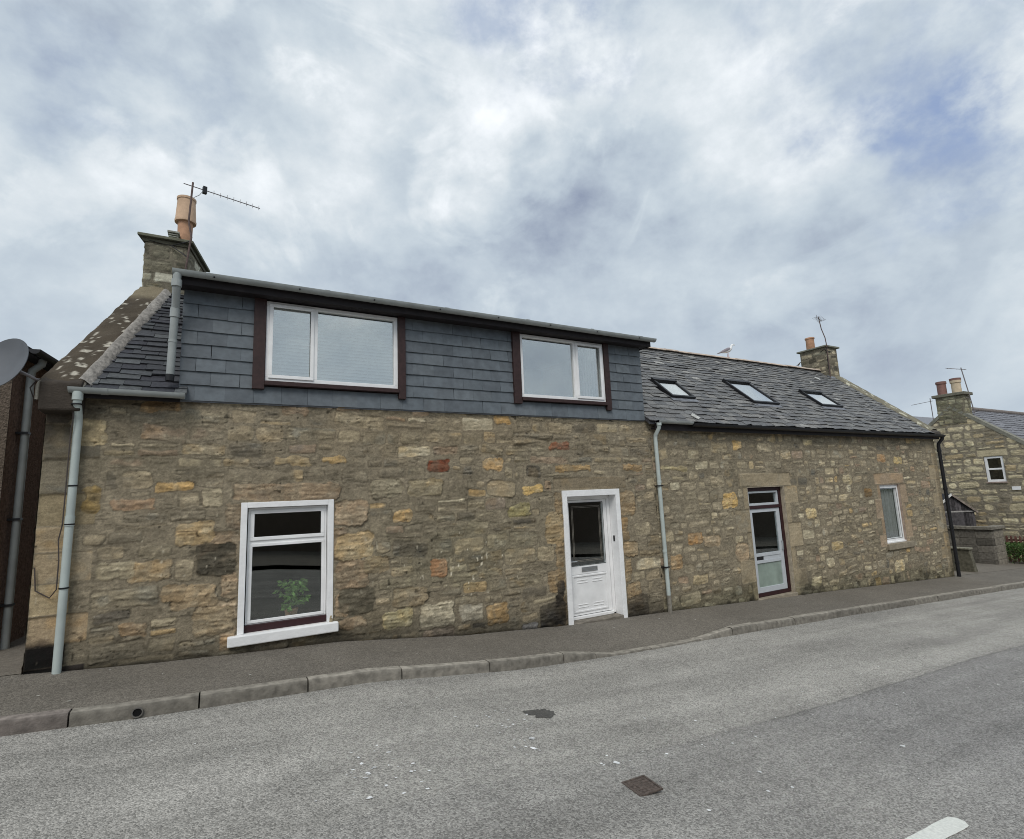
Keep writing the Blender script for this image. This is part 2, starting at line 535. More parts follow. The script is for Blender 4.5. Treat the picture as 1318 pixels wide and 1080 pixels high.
rr_ = np.random.default_rng(21)
rects = rubble_rects(rr_, -1.5, 6.6, -2.2, 1.35, rowh=(.12, .25), wid=(.20, .56), split=.30)
dressed = []
z = -1.62; k = 0
for h in (.17, .20, .28, .30, .30, .25, .33, .34, .36, .34):          # quoins of the left corner
    w = (.46, .30)[k % 2]
    c = A(*[(58, 52, 52), (50, 46, 46), (150, 130, 104), (158, 140, 110), (148, 130, 104), (150, 132, 106), (132, 118, 92), (112, 104, 90), (96, 90, 80), (88, 80, 72)][k])
    dressed.append((-1.625, -1.62 + w, z, z + h, c, 'flat')); z += h; k += 1
tan = A(146, 124, 100)
dressed += margins(.157, 1.175, -1.5, .045, rr_, tan, lint=.24, over=.10, wj=(.18, .42), hj=.36, flat='rough')
dressed += [(4.42, 5.86, .055, .25, A(122, 110, 92), 'flat')]
dressed += margins(4.565, 5.70, -1.9, .0, rr_, A(140, 118, 88), lint=.012, over=-.4, wj=(.16, .34), hj=.34, flat='rough')[1:]
P = prx
dressed += [
    P(549, 591, 580, 609, (122, 62, 36), k=.9), P(621, 590, 647, 607, (176, 144, 98)), P(671, 625, 699, 636, (194, 160, 92)),
    P(198, 619, 250, 631, (184, 148, 88)), P(352, 585, 400, 598, (162, 138, 98)), P(412, 584, 446, 595, (168, 138, 88)),
    P(476, 615, 520, 640, (134, 124, 104)), P(524, 617, 571, 640, (138, 126, 102)), P(506, 656, 531, 674, (164, 138, 98)),
    P(653, 648, 683, 665, (144, 134, 92)), P(432, 685, 480, 720, (170, 144, 104)), P(90, 538, 138, 575, (164, 146, 112)),
    P(225, 672, 275, 698, (164, 138, 98)), P(251, 698, 305, 737, (78, 72, 62)), P(216, 755, 280, 780, (156, 134, 104)),
    P(247, 780, 300, 816, (140, 122, 96)), P(205, 752, 240, 775, (150, 128, 98)), P(163, 722, 222, 746, (146, 128, 102)),
    P(125, 722, 175, 744, (150, 138, 114)), P(553, 718, 577, 742, (162, 116, 80)), P(503, 760, 551, 780, (140, 124, 100)),
    P(491, 788, 533, 808, (164, 154, 122)), P(540, 780, 585, 804, (172, 162, 142)), P(590, 779, 622, 797, (152, 144, 130)),
    P(624, 777, 656, 798, (156, 126, 82)), P(671, 800, 694, 809, (120, 118, 122)), P(635, 536, 657, 549, (172, 138, 84)),
    P(108, 622, 130, 658, (140, 116, 66)), P(715, 748, 728, 778, (60, 54, 50)), P(693, 776, 730, 802, (72, 66, 60)),
    P(806, 766, 836, 792, (96, 88, 78)), P(706, 568, 735, 581, (128, 82, 60)), P(800, 596, 826, 606, (158, 124, 78)),
    P(715, 599, 760, 608, (152, 124, 82)), P(433, 760, 482, 790, (92, 86, 74)), P(466, 718, 500, 740, (138, 120, 94)),
    P(180, 514, 235, 532, (140, 112, 76)), P(362, 524, 398, 537, (142, 120, 98)), P(140, 640, 200, 655, (150, 124, 100)),
    P(700, 660, 726, 700, (158, 134, 98)), P(152, 805, 190, 820, (140, 118, 92)),
]


def vis_left(u, v, r):
    b = .54 + r.normal(0, .13)
    if v < -.25: b += .14
    if u < 1.5 and v < .3: b += .10
    return b


us = snap(GX0, 6.5, .0115, [WIN1[0], WIN1[1], DOOR1[0], DOOR1[1]]); vs = snap(-2.2, 1.30, .0115, [WIN1[2], WIN1[3], DOOR1[3]])
fld = stone_field(us, vs, 4, rects, dressed, vis_left, PAL_L)


def post_left(U, V, col):
    base = gz(U)
    n = fbm(U * 4, V * 4, 61, 4)
    damp = sst(.34, .02, V - base + (n - .5) * .3)[..., None]
    col = col * (1 - damp * .50) * (1 + damp * np.array([-.02, .0, .02]))
    # dirt line where the wall meets the tar
    ed = sst(.05, .0, V - base + (n - .5) * .05)[..., None]
    col = col * (1 - .6 * ed)
    spec = [(-1.5, 1.05, .30, .42, .75, (.50, .48, .48), 71), (-1.5, -1.36, .2, .24, .85, (.16, .15, .18), 72),
            (4.42, -1.75, .28, .32, .75, (.36, .34, .33), 73), (5.95, -1.8, .34, .26, .65, (.42, .40, .38), 74),
            (1.9, -1.45, .7, .30, .45, (.6, .58, .52), 75), (2.8, -.8, 1.4, .5, .3, (.86, .92, .86), 76),
            (-.6, .5, .9, .25, .35, (.70, .72, .70), 77), (-.9, 1.18, .5, .10, .6, (.55, .5, .45), 78),
            (3.3, -.5, 2.2, .8, .22, (.84, .86, .80), 79), (2.6, .9, 3.0, .4, .25, (1.1, 1.0, .86), 80)]
    col = stains(U, V, col, spec)
    # streaks of white bird lime and lime bloom
    w = vn(U * 28, V * 13, 91) * vn(U * 60, V * 25, 92)
    area = np.exp(-(((U - 3.1) / .9) ** 2 + ((V + .95) / .45) ** 2)) + .35 * np.exp(-(((U - 0.) / 2.2) ** 2 + ((V + .6) / .7) ** 2))
    k = (sst(.70, .80, w + .06 * area) * np.clip(area * 1.3, 0, 1))[..., None]
    col = col * (1 - k) + A(196, 188, 172) * k
    # a few holes where the pointing has dropped out
    hol = sst(.80, .86, vn(U * 17, V * 34, 95) * (.9 + .12 * sst(.9, 1.2, V)))[..., None] * sst(.55, .65, fbm(U * 2, V * 2, 97, 2))[..., None]
    return col * (1 - .7 * hol)


wall_object('wall', us, vs, fld, FRONT, [WIN1, DOOR1], M['stone'], cot, bottom=lambda u: gz(u) - .06, post=post_left)

# left gable (faces the alley), back wall, party walls
gdir = np.array([GK, 1, 0.]); gdir /= np.linalg.norm(gdir); gn = np.array([-gdir[1], gdir[0], 0.])
glen = 4.84 / gdir[1]
gus = snap(0, glen, .03, []); gvs = snap(-1.9, 3.5, .03, [])
gr = rubble_rects(np.random.default_rng(8), 0, glen, -1.9, 3.5)
gf = stone_field(gus, gvs, 9, gr, [], vis_left, PAL_L)
roofz = lambda u: np.minimum(L0 + LS * u * gdir[1], L0 + LS * (2 * RIDGE_Y - u * gdir[1])) + .02
wall_object('gable_wall', gus, gvs, gf, (np.array([GX0, 0, 0.]), gdir, np.array([0, 0, 1.]), gn), [], M['stone'], cot, top=roofz,
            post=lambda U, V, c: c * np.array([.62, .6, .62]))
b = MB()
b.box(GX0 + GK * 4.84, 6.5, 4.80, 4.84, -2.2, 1.4, A(110, 100, 88))
b.build('back_wall', M['stone_plain'], cot)


# slates ------------------------------------------------------------
def slate_rows(mb, xa, xb, y0, z0, ysl, zsl, length, expo, wid, colf, th=.009, r=None, xl=None, xr=None, skip=None, jit=.35):
    """courses of slates climbing a slope from (y0,z0) along unit direction (ysl,zsl)"""
    up = np.array([0, ysl, zsl]); nrm = np.array([0, -zsl, ysl])
    s = 0; row = 0
    while s < length:
        e = expo * (1.12 - .28 * s / length) * r.uniform(.94, 1.06)
        x = xa - r.uniform(0, wid[1])
        while x < xb:
            w = r.uniform(*wid)
            x0, x1 = x, x + w - .004
            x += w
            ym = y0 + ysl * s
            lo = xl(ym) if xl else xa; hi = xr(ym) if xr else xb
            x0 = max(x0, lo); x1 = min(x1, hi)
            if x1 - x0 < .03: continue
            if skip and skip((x0 + x1) / 2, s): continue
            j = r.normal(0, .0035 * jit / .35); lift = abs(r.normal(0, .0045)) * jit / .35
            t = th * r.uniform(.7, 1.7)
            L = e * 1.35
            s0 = s + j * 2 + r.normal(0, .004 * jit / .35)
            base = np.array([0, y0, z0])
            pts = []
            sk = r.normal(0, .006 * jit / .35)
            for xx, ks in ((x0, -1), (x1, 1)):
                for dn in (0, t):
                    for (ss, hh) in ((s0 + ks * sk, .016 + lift), (s0 + L, .0)):
                        q = base + up * min(ss, length + .02) + nrm * (hh + dn); q[0] = xx; pts.append(q)
            # order: x, n, s
            mb.add(pts, [(0, 1, 3, 2), (4, 6, 7, 5), (0, 4, 5, 1), (2, 3, 7, 6), (0, 2, 6, 4), (1, 5, 7, 3)], colf(r, xx, s))
        s += e; row += 1


def col_left_slate(r, x, s):
    c = .62 * A(*random.choice([(66, 66, 76), (76, 78, 84), (56, 58, 66), (86, 90, 94), (70, 72, 78), (98, 102, 104)]))
    return c * r.uniform(.75, 1.15)


def col_right_slate(r, x, s):
    c = A(*random.choice([(98, 98, 97), (106, 106, 105), (92, 93, 94), (114, 113, 110), (100, 99, 98), (94, 94, 95), (118, 116, 112)]))
    if r.random() < .02: c = A(146, 144, 138)
    return c * r.uniform(.90, 1.07)


ul = math.hypot(1, LS); yl, zl = 1 / ul, LS / ul
r1 = np.random.default_rng(33)
roof = MB()
# sarking beneath the slates: front strip beside the dormer, and the back slope
g = lambda y: GX0 + GK * y
e0 = -.17
def zr(y): return L0 + LS * y
def sheet(mb, x0a, x1a, x0b, x1b, ya, yb, za, zb, t, col):
    mb.hexa([(x0a, ya, za - t), (x0a, ya, za), (x0b, yb, zb - t), (x0b, yb, zb), (x1a, ya, za - t), (x1a, ya, za), (x1b, yb, zb - t), (x1b, yb, zb)], col)
sheet(roof, g(e0) + .1, -.46, g(RIDGE_Y) + .1, -.46, e0 + .03, RIDGE_Y, zr(e0 + .03) - .004, zr(RIDGE_Y) - .004, .05, A(60, 60, 66))
sheet(roof, g(RIDGE_Y) + .05, 6.48, g(5.0) + .05, 6.48, RIDGE_Y, 5.0, zr(RIDGE_Y) - .004, zr(RIDGE_Y) - LS * (5.0 - RIDGE_Y), .05, A(70, 70, 76))
slate_rows(roof, -1.6, -.42, e0, zr(e0), yl, zl, (RIDGE_Y - e0) * ul, .125, (.20, .30), col_left_slate, r=r1, xl=lambda y: g(y) + .24, th=.013, jit=.42)
rf = roof.build('roof', M['slate'], cot)

# skew coping and its cement fillet
nL = np.array([0, -zl, yl]); upL = np.array([GK * yl, yl, zl]); upL /= np.linalg.norm(upL)
n = 46; mrow = 9
ys_ = np.linspace(-.16, 2.22, n); P = np.zeros((n, mrow, 3)); cc = np.zeros((n, mrow, 3))
prof = [(-.035, -.12), (-.035, .05), (-.02, .085), (.06, .10), (.15, .105), (.24, .10), (.30, .09), (.335, .05), (.34, -.04)]
for i, y in enumerate(ys_):
    for j, (dx, dz) in enumerate(prof):
        nn = fbm(np.array(y * 6.), np.array(dx * 20), 5, 3) - .5
        P[i, j] = (g(y) + dx + nn * .012, y, zr(y) + dz + nn * .030)
U2, V2 = np.meshgrid(ys_, [p[0] for p in prof], indexing='ij')
base = A(76, 66, 52) * (0.6 + .8 * fbm(U2 * 5, V2 * 9, 3, 4))[..., None]
cc = base
up_ = 3
def densify(P, c, k):
    n, m = P.shape[:2]
    ti = np.linspace(0, n - 1, (n - 1) * k + 1); tj = np.linspace(0, m - 1, (m - 1) * k + 1)
    i0 = np.minimum(ti.astype(int), n - 2); j0 = np.minimum(tj.astype(int), m - 2)
    fi = (ti - i0)[:, None, None]; fj = (tj - j0)[None, :, None]
    f = lambda Q: (Q[i0][:, j0] * (1 - fi) * (1 - fj) + Q[i0 + 1][:, j0] * fi * (1 - fj) + Q[i0][:, j0 + 1] * (1 - fi) * fj + Q[i0 + 1][:, j0 + 1] * fi * fj)
    return f(P), f(c)
P, cc = densify(P, cc, 4)
yy = P[..., 1]; xx = P[..., 0] - g(yy)
li = sst(.685, .72, fbm(yy * 14, xx * 30, 14, 3) + .03 * sst(.9, .2, yy))[..., None]
cc = cc * (1 - li) + A(178, 170, 152) * li
bn = sst(1.75, 1.95, yy)[..., None]
cc = cc * (1 - bn) + A(122, 110, 84) * bn
P[..., 2] += (.045 * (fbm(yy * 10, xx * 10, 2, 3) - .5))
ends = np.repeat(P[:1], 1, 0).copy(); ends[..., 2] = np.minimum(ends[..., 2], zr(-.16) - .10)
P = np.concatenate([ends, P]); cc = np.concatenate([cc[:1], cc])
skew = grid_mesh('skew_coping', P, cc, np.ones((P.shape[0] - 1, P.shape[1] - 1), bool), M['stone'], rf)
n = 60
ys_ = np.linspace(-.12, 2.2, n); P = np.zeros((n, 6, 3))
for i, y in enumerate(ys_):
    jj = .025 * (fbm(np.array(y * 7.), np.array(.5), 8, 3) - .5)
    for j, (dx, dz) in enumerate([(.275, .10), (.295, .108), (.325, .095), (.35, .07), (.375, .045), (.385, .01)]):
        P[i, j] = (g(y) + dx + jj * (1 if j > 2 else -.8), y, zr(y) + dz)
cc = np.tile(A(146, 144, 142), (n, 6, 1)) * (0.75 + .5 * fbm(ys_[:, None] * 9, np.arange(6)[None] * .8, 6, 3))[..., None]
grid_mesh('cement_fillet', P, cc, np.ones((n - 1, 5), bool), M['mortar'], rf)
# skew putt at the foot of the coping
mb = MB(); mb.prism([(-.2, 1.02), (.12, 1.0), (.12, 1.52), (-.2, 1.30)], 'x', g(0) - .03, g(0) + .30, A(66, 58, 50)); mb.build('skew_putt', M['stone_plain'], rf, bevel=.02)

# left chimney --------------------------------------------------------
ch0 = np.array([g(2.22) + .00, 2.22, 0.])
cx = np.array([1, 0, 0.]); cy = gdir
W, Dp = .56, .92


def chimney_stack(parent, O, ex, ey, W, Dp, z0, z1, seed, pal, step=.016, tint=(1, 1, 1), split=.2):
    faces = [(O, ex, W, np.array([ex[1], -ex[0], 0]) if abs(ex[1]) > 0 else np.array([0, -1, 0.])),
             (O + ex * W, ey, Dp, np.array([ey[1], -ey[0], 0.])),
             (O, ey, Dp, np.array([-ey[1], ey[0], 0.])),
             (O + ey * Dp, ex, W, np.array([0, 1, 0.]))]
    objs = []
    Ps = []; 
    root = None
    for i, (o, d, L, nn) in enumerate(faces):
        a = snap(0, L, step, []); c = snap(z0, z1, step, [])
        rc = rubble_rects(np.random.default_rng(seed + i), -.05, L, z0, z1, rowh=(.13, .24), wid=(.2, .42), split=split)
        U, V, H, col = stone_field(a, c, seed + i, rc, [], lambda u, v, r: .62 + r.normal(0, .12), pal)
        col = col * np.array(tint)
        ed = sst(0, .03, np.minimum(U, L - U)); H = H * ed
        Pg = o + U[..., None] * d + V[..., None] * np.array([0, 0, 1.]) + H[..., None] * nn
        Ps.append((Pg, col))
    # one mesh from the four faces
    vv = []; ff = []; cl = []; n0 = 0
    for Pg, col in Ps:
        n_, m_ = Pg.shape[:2]; idx = np.arange(n_ * m_).reshape(n_, m_) + n0
        q = np.stack([idx[:-1, :-1], idx[1:, :-1], idx[1:, 1:], idx[:-1, 1:]], -1).reshape(-1, 4)
        vv.append(Pg.reshape(-1, 3)); cl.append(col.reshape(-1, 3)); ff.append(q); n0 += n_ * m_
    mb = MB(); mb.v = vv; mb.c = cl; mb.f = [tuple(q) for q in np.concatenate(ff).tolist()]; mb.n = n0
    return mb.build('chimney', M['stone'], parent, smooth=60)


cL = chimney_stack(cot, ch0, cx, cy, W, Dp, 2.9, 4.06, 50, [((168, 158, 134), 3), ((124, 116, 98), 4), ((92, 86, 72), 2), ((196, 188, 170), 1.5)], tint=(.86, .88, .82))


def slab(mb, O, ex, ey, a0, a1, b0, b1, z0, z1, col, slope=0.0, seed=0):
    """stone slab with worn edges: built as a small grid box"""
    c = O + ex * (a0 + a1) / 2 + ey * (b0 + b1) / 2
    mb.obox(np.array([c[0], c[1], (z0 + z1) / 2]), ex * (a1 - a0) / 2, ey * (b1 - b0) / 2, np.array([0, 0, (z1 - z0) / 2]), col)


mb = MB(); slab(mb, ch0, cx, cy, -.075, W + .075, -.085, Dp + .09, 4.06, 4.105, A(104, 104, 84)); slab(mb, ch0, cx, cy, -.03, W + .03, -.03, Dp + .03, 4.0, 4.058, A(92, 88, 70))
mb.build('chimney_cap', M['stone_plain'], cL, bevel=.008)
pc = np.array([-.73, 2.62, 4.10])
mb = MB(); mb.lathe([(.19, 0), (.17, .05), (.13, .075), (.115, .08)], pc, 20, A(120, 118, 96)); mb.build('haunching', M['concrete'], cL, smooth=40)
mb = MB(); mb.lathe([(.100, .02), (.104, .30), (.108, .50), (.112, .52), (.10, .52), (.095, .1)], pc, 28); mb.build('chimney_pot', M['terracotta'], cL, smooth=40)
mb = MB(); mb.lathe([(.11, .50), (.150, .50), (.154, .53), (.146, .56), (.128, .88), (.138, .89), (.138, .925), (.120, .935), (.100, .93), (.10, .5)], pc, 28); mb.build('pot_sleeve', M['terracotta_pale'], cL, smooth=40)
mb = MB()
for q in range(5): mb.box(-.93, -.80, 2.40, 2.53, 4.13 + q * .035, 4.145 + q * .035, A(150, 152, 140))
mb.box(-.945, -.785, 2.385, 2.545, 4.10, 4.125, A(140, 140, 128)); mb.box(-.945, -.785, 2.385, 2.545, 4.30, 4.33, A(140, 140, 128))
mb.box(-.89, -.84, 2.44, 2.49, 4.12, 4.31, A(110, 110, 100))
mb.build('vent_cowl', M['concrete'], cL, bevel=.004)

# dormer -----------------------------------------------------------------
DX0, DX1 = -.50, 6.36
dz = lambda y: 2.60 + .245 * (y + .22)
dorm = MB()
ym_ = 1.6
cc_ = A(72, 84, 96)
for x0, x1 in ((DX0, DX0 + .05), (DX1 - .05, DX1)):
    dorm.prism([(-.02, 1.22), (1.9, 3.0), (1.9, dz(1.9) - .05), (-.02, dz(-.02) - .05)], 'x', x0, x1, cc_)
# front boarding in pieces around the two windows
for (a, b_, c, d) in ((DX0 + .05, DX1 - .05, 1.22, 1.42), (DX0 + .05, .33, 1.42, 2.56), (2.0, 3.88, 1.42, 2.56), (5.54, DX1 - .05, 1.42, 2.56), (.33, 2.0, 2.50, 2.56), (3.88, 5.54, 2.50, 2.56)):
    dorm.box(a, b_, -.018, .03, c, d, cc_)
dormo = dorm.build('dormer', M['soffit'], cot)
sl = MB(); r2 = np.random.default_rng(6)
wins = [(.225, 2.088), (3.815, 5.588)]


def hung(mb, x0, x1, z0, z1, r):
    c = A(*random.choice([(88, 97, 104), (84, 92, 99), (93, 101, 107), (86, 94, 101), (90, 99, 106)])) * r.uniform(.92, 1.08)
    j = r.normal(0, .0015); o0 = -.047 - abs(r.normal(0, .002))
    pts = [(x0, o0, z0 + j), (x0, -.030, z1 + .03), (x0, o0 + .008, z0 + j), (x0, -.022, z1 + .03),
           (x1, o0, z0 + j), (x1, -.030, z1 + .03), (x1, o0 + .008, z0 + j), (x1, -.022, z1 + .03)]
    mb.add(pts, [(0, 2, 3, 1), (4, 5, 7, 6), (0, 4, 6, 2), (1, 3, 7, 5), (0, 1, 5, 4), (2, 6, 7, 3)], c)


zrow = [1.205, 1.385] + [1.385 + .159 * q for q in range(1, 8)]
for i in range(len(zrow) - 1):
    z0, z1 = zrow[i], zrow[i + 1]
    wdt = .30
    x = DX0 - (0 if i % 2 else wdt / 2)
    while x < DX1:
        a, b_ = max(x, DX0 - .005), min(x + wdt - .003 + r2.normal(0, .002), DX1 + .005)
        x += wdt
        if i == 0 and (a < 2.0 and b_ > .2) and r2.random() < .4: pass
        segs = [(a, b_)]
        if i >= 1:
            for w0, w1 in wins:
                ns = []
                for p, q in segs:
                    if q <= w0 or p >= w1: ns.append((p, q)); continue
                    if p < w0: ns.append((p, w0))
                    if q > w1: ns.append((w1, q))
                segs = ns
        for p, q in segs:
            if q - p > .02: hung(sl, p, q, z0, min(z1, 2.50), r2)
sl.build('slate_cladding', M['slate_hung'], dormo)
mb = MB(); mb.box(DX0, DX1, -.028, -.012, 1.19, 1.21, A(80, 84, 92)); mb.build('lead_flashing', M['lead'], dormo)
mb = MB()
sheet(mb, DX0 - .09, DX1 + .08, DX0 - .09, DX1 + .08, -.262, RIDGE_Y, dz(-.262) + .035, dz(RIDGE_Y) + .03, .03, A(50, 52, 58))
for q in range(60):                                     # uneven felt edge
    x = DX0 - .09 + (DX1 - DX0 + .1) * q / 60; mb.box(x, x + .115, -.268 - r2.uniform(0, .006), -.20, dz(-.262) + .004, dz(-.262) + .030 + r2.uniform(.006, .022), A(46, 48, 54))
mb.build('dormer_roof', M['felt'], dormo)
mb = MB()
mb.box(DX0 - .085, DX1 + .07, -.235, -.21, 2.485, 2.612, A(50, 40, 40)); mb.box(DX0 - .085, DX1 + .07, -.21, -.0, 2.497, 2.512, A(30, 24, 26))
mb.prism([(-.235, 2.485), (.5, 2.50), (.5, 2.78), (-.235, 2.61)], 'x', DX1 + .0701, DX1 + .09, A(50, 40, 40))
mb.prism([(-.235, 2.485), (.5, 2.50), (.5, 2.78), (-.235, 2.61)], 'x', DX0 - .105, DX0 - .0851, A(50, 40, 40))
mb.build('fascia', M['soffit'], dormo)
mb = MB(); mb.gutter((DX0 - .10, -.30, 2.612), (DX1 + .13, -.30, 2.604), .054)
for x in (1.02, 2.6, 3.9, 5.1): mb.gutter((x - .03, -.30, 2.612), (x + .03, -.30, 2.612), .059)
mb.build('gutter', M['gutter'], dormo, smooth=35)
for x in np.arange(-.2, 6.3, .9):
    mb = MB(); mb.box(x - .008, x + .008, -.36, -.235, 2.568, 2.58); mb.build('gutter_bracket', M['black'], dormo)
# dormer downpipe with a swan neck
mb = MB(); px = DX0 - .055
mb.tube([(px, -.30, 2.60), (px, -.30, 2.44), (px, -.29, 2.40), (px - .01, -.16, 2.24), (px - .015, -.14, 2.18), (px - .03, -.12, 1.44)], .040, 14)
mb.tube([(px, -.30, 2.50), (px, -.30, 2.42)], .050, 14); mb.tube([(px - .013, -.145, 2.22), (px - .016, -.14, 2.12)], .048, 14)
mb.tube([(px - .022, -.13, 1.86), (px - .023, -.13, 1.83)], .045, 14)
mb.build('downpipe', M['gutter'], dormo, smooth=40)
mb = MB(); mb.tube([(px - .029, -.12, 1.47), (px - .032, -.118, 1.40)], .043, 14, caps=False); mb.tube([(px - .031, -.118, 1.435), (px - .032, -.118, 1.405)], .036, 14); mb.build('pipe_shoe', M['black'], dormo, smooth=40)


def frame_bars(mb, x0, x1, z0, z1, y0, y1, w, col=(.5, .5, .5), wb=None):
    wb = wb or w
    mb.box(x0, x1, y0, y1, z1 - w, z1, col); mb.box(x0, x1, y0, y1, z0, z0 + wb, col)
    mb.box(x0, x0 + w, y0, y1, z0 + wb, z1 - w, col); mb.box(x1 - w, x1, y0, y1, z0 + wb, z1 - w, col)


def pane(parent, x0, x1, z0, z1, y, m, name='pane'):
    mb = MB(); mb.box(x0, x1, y, y + .006, z0, z1); return mb.build(name, m, parent)


def room(parent, x0, x1, y0, y1, z0, z1, m):
    mb = MB()
    for b_ in ((x0 - .05, x0, y0, y1, z0, z1), (x1, x1 + .05, y0, y1, z0, z1), (x0 - .05, x1 + .05, y1, y1 + .05, z0, z1), (x0 - .05, x1 + .05, y0, y1, z0 - .05, z0), (x0 - .05, x1 + .05, y0, y1, z1, z1 + .05)):
        mb.box(*b_)
    return mb.build('room_lining', m, parent)


def dormer_window(x0, x1, mull, opener_left):
    z0, z1 = 1.482, 2.482
    y = -.055
    mb = MB()
    mb.box(x0, x1, y, .02, z1 - .045, z1); mb.box(x0, x1, y, .02, z0, z0 + .05)
    mb.box(x0, x0 + .05, y, .02, z0 + .05, z1 - .045); mb.box(x1 - .05, x1, y, .02, z0 + .05, z1 - .045)
    mb.box(mull - .03, mull + .03, y, .02, z0 + .05, z1 - .045)
    w = mb.build('window', M['pvc_old'], cot, bevel=.004)
    a, b_ = (x0 + .05, mull - .03) if opener_left else (mull + .03, x1 - .05)
    mb = MB(); frame_bars(mb, a - .015, b_ + .015, z0 + .035, z1 - .03, y - .016, y - .0005, .042)
    mb.build('casement', M['pvc_old'], w, bevel=.004)
    pane(w, x0 + .05, mull - .03, z0 + .05, z1 - .045, -.02, M['glass_high'])
    pane(w, mull + .03, x1 - .05, z0 + .05, z1 - .045, -.02, M['glass_high'])
    mb = MB()
    mb.box(x0 - .135, x0 - .004, -.085, -.02, 1.375, 2.495); mb.box(x1 + .004, x1 + .103, -.085, -.02, 1.345, 2.495)
    mb.box(x0 - .004, x1 + .004, -.10, .02, 1.425, 1.478)
    mb.build('timber_surround', M['brown'], w, bevel=.004)
    return w


W1 = dormer_window(.36, 1.985, .925, True)
W2 = dormer_window(3.902, 5.52, 4.935, False)
room(cot, .33, 2.0, .03, 1.9, 1.38, 2.50, M['room'])
room(cot, 3.88, 5.54, .03, 1.9, 1.38, 2.50, M['room'])
bl = thing('venetian_blind', 'closed white slatted blind behind the wider dormer window glass', 'blind', (1.17, .08, 1.5))
mb = MB()
for q in range(22):
    z = 1.53 + q * .044; c = np.array([1.17, .075, z]); a = math.radians(58)
    mb.obox(c, (.78, 0, 0), (0, .024 * math.cos(a), .024 * math.sin(a)), (0, -.0012 * math.sin(a), .0012 * math.cos(a)))
mb.build('slats', M['blind'], bl)
mb = MB(); mb.box(.37, 1.97, .05, .1, 2.455, 2.49); mb.build('head_rail', M['blind'], bl)
for x in (.6, 1.6):
    mb = MB(); mb.tube([(x, .045, 2.46), (x, .045, 1.52)], .002, 5); mb.build('cord', M['blind'], bl)
# window board and a pulled-back curtain behind the second dormer window
cu = MB()
for q in range(26):
    x = 5.20 + q * .0115; cu.box(x, x + .0105, .10 + .02 * math.sin(q * 1.3), .106 + .02 * math.sin(q * 1.3), 1.55, 2.47)
o = cu.build('curtain', M['curtain'], None); tag(o, 'pale curtain drawn aside behind the dormer window nearer the skylights', 'curtain')

# ground floor window ----------------------------------------------------
mb = MB()
mb.box(.157, .224, -.026, .075, -1.40, .046); mb.box(1.110, 1.175, -.026, .075, -1.40, .046); mb.box(.2241, 1.1099, -.026, .075, -.018, .046)
w1 = mb.build('window', M['white_paint'], cot, bevel=.005)
mb = MB(); mb.box(.065, 1.232, -.085, .10, -1.512, -1.402); mb.build('sill', M['white_paint'], w1, bevel=.012)
mb = MB(); mb.box(.226, 1.108, .03, .10, -1.4015, -1.325); mb.build('subsill', M['dark_red'], w1, bevel=.004)
mb = MB(); frame_bars(mb, .236, 1.104, -1.324, -.022, .055, .12, .034); mb.box(.27, 1.07, .055, .12, -.435, -.395)
frame_bars(mb, .262, 1.076, -.395, -.05, .040, .0548, .040); frame_bars(mb, .256, 1.080, -1.31, -.43, .046, .0547, .034)
mb.build('frame', M['pvc'], w1, bevel=.004)
pane(w1, .27, 1.07, -.42, -.05, .075, M['glass_low']); pane(w1, .27, 1.07, -1.30, -.43, .075, M['glass_low'])
room(cot, .10, 1.6, .13, 2.6, -1.45, .3, M['room'])
mb = MB(); mb.box(.20, 1.14, .1201, .40, -1.42, -1.37); mb.build('window_board', M['pvc_old'], w1)
# plant on the window board
pl = thing('potted_plant', 'leafy green plant standing inside the ground floor window', 'plant', (.74, .26, -1.37))
mb = MB(); mb.lathe([(.0, 0), (.055, 0), (.075, .12), (.08, .12), (.08, .135), (.06, .135), (.055, .12)], (.74, .26, -1.37), 18); mb.build('pot', M['terracotta'], pl, smooth=40)
mb = MB(); rp = np.random.default_rng(4)
st = MB()
for q in range(44):
    a = rp.uniform(0, 2 * PI); t = rp.uniform(0, .17); hh = rp.uniform(.03, .34)
    c = np.array([.74 + t * math.cos(a), .25 + .6 * t * math.sin(a), -1.25 + hh])
    st.tube([(.74, .26, -1.25), tuple((np.array([.74, .26, -1.25]) + c) / 2 + (0, 0, .03)), tuple(c)], .0025, 5, (.05, .1, .03))
    for l in range(7):                                    # a palmate leaf
        b_ = a + (l - 3) * .55; L = rp.uniform(.055, .085)
        d = np.array([math.cos(b_), -.5 * abs(math.sin(b_)), rp.uniform(-.55, .35)]); d /= np.linalg.norm(d)
        s = np.cross(d, (0, 1, .2)); s /= np.linalg.norm(s)
        w = .016
        mb.add([c, c + d * L * .5 + s * w, c + d * L, c + d * L * .5 - s * w, c + d * L * .5 - np.array([0, .004, 0])],
               [(0, 1, 4), (1, 2, 4), (2, 3, 4), (3, 0, 4)], np.array([.17, .31, .07]) * rp.uniform(.45, 1.5))
mb.build('leaves', M['leaf'], pl); st.build('stem', M['leaf'], pl)

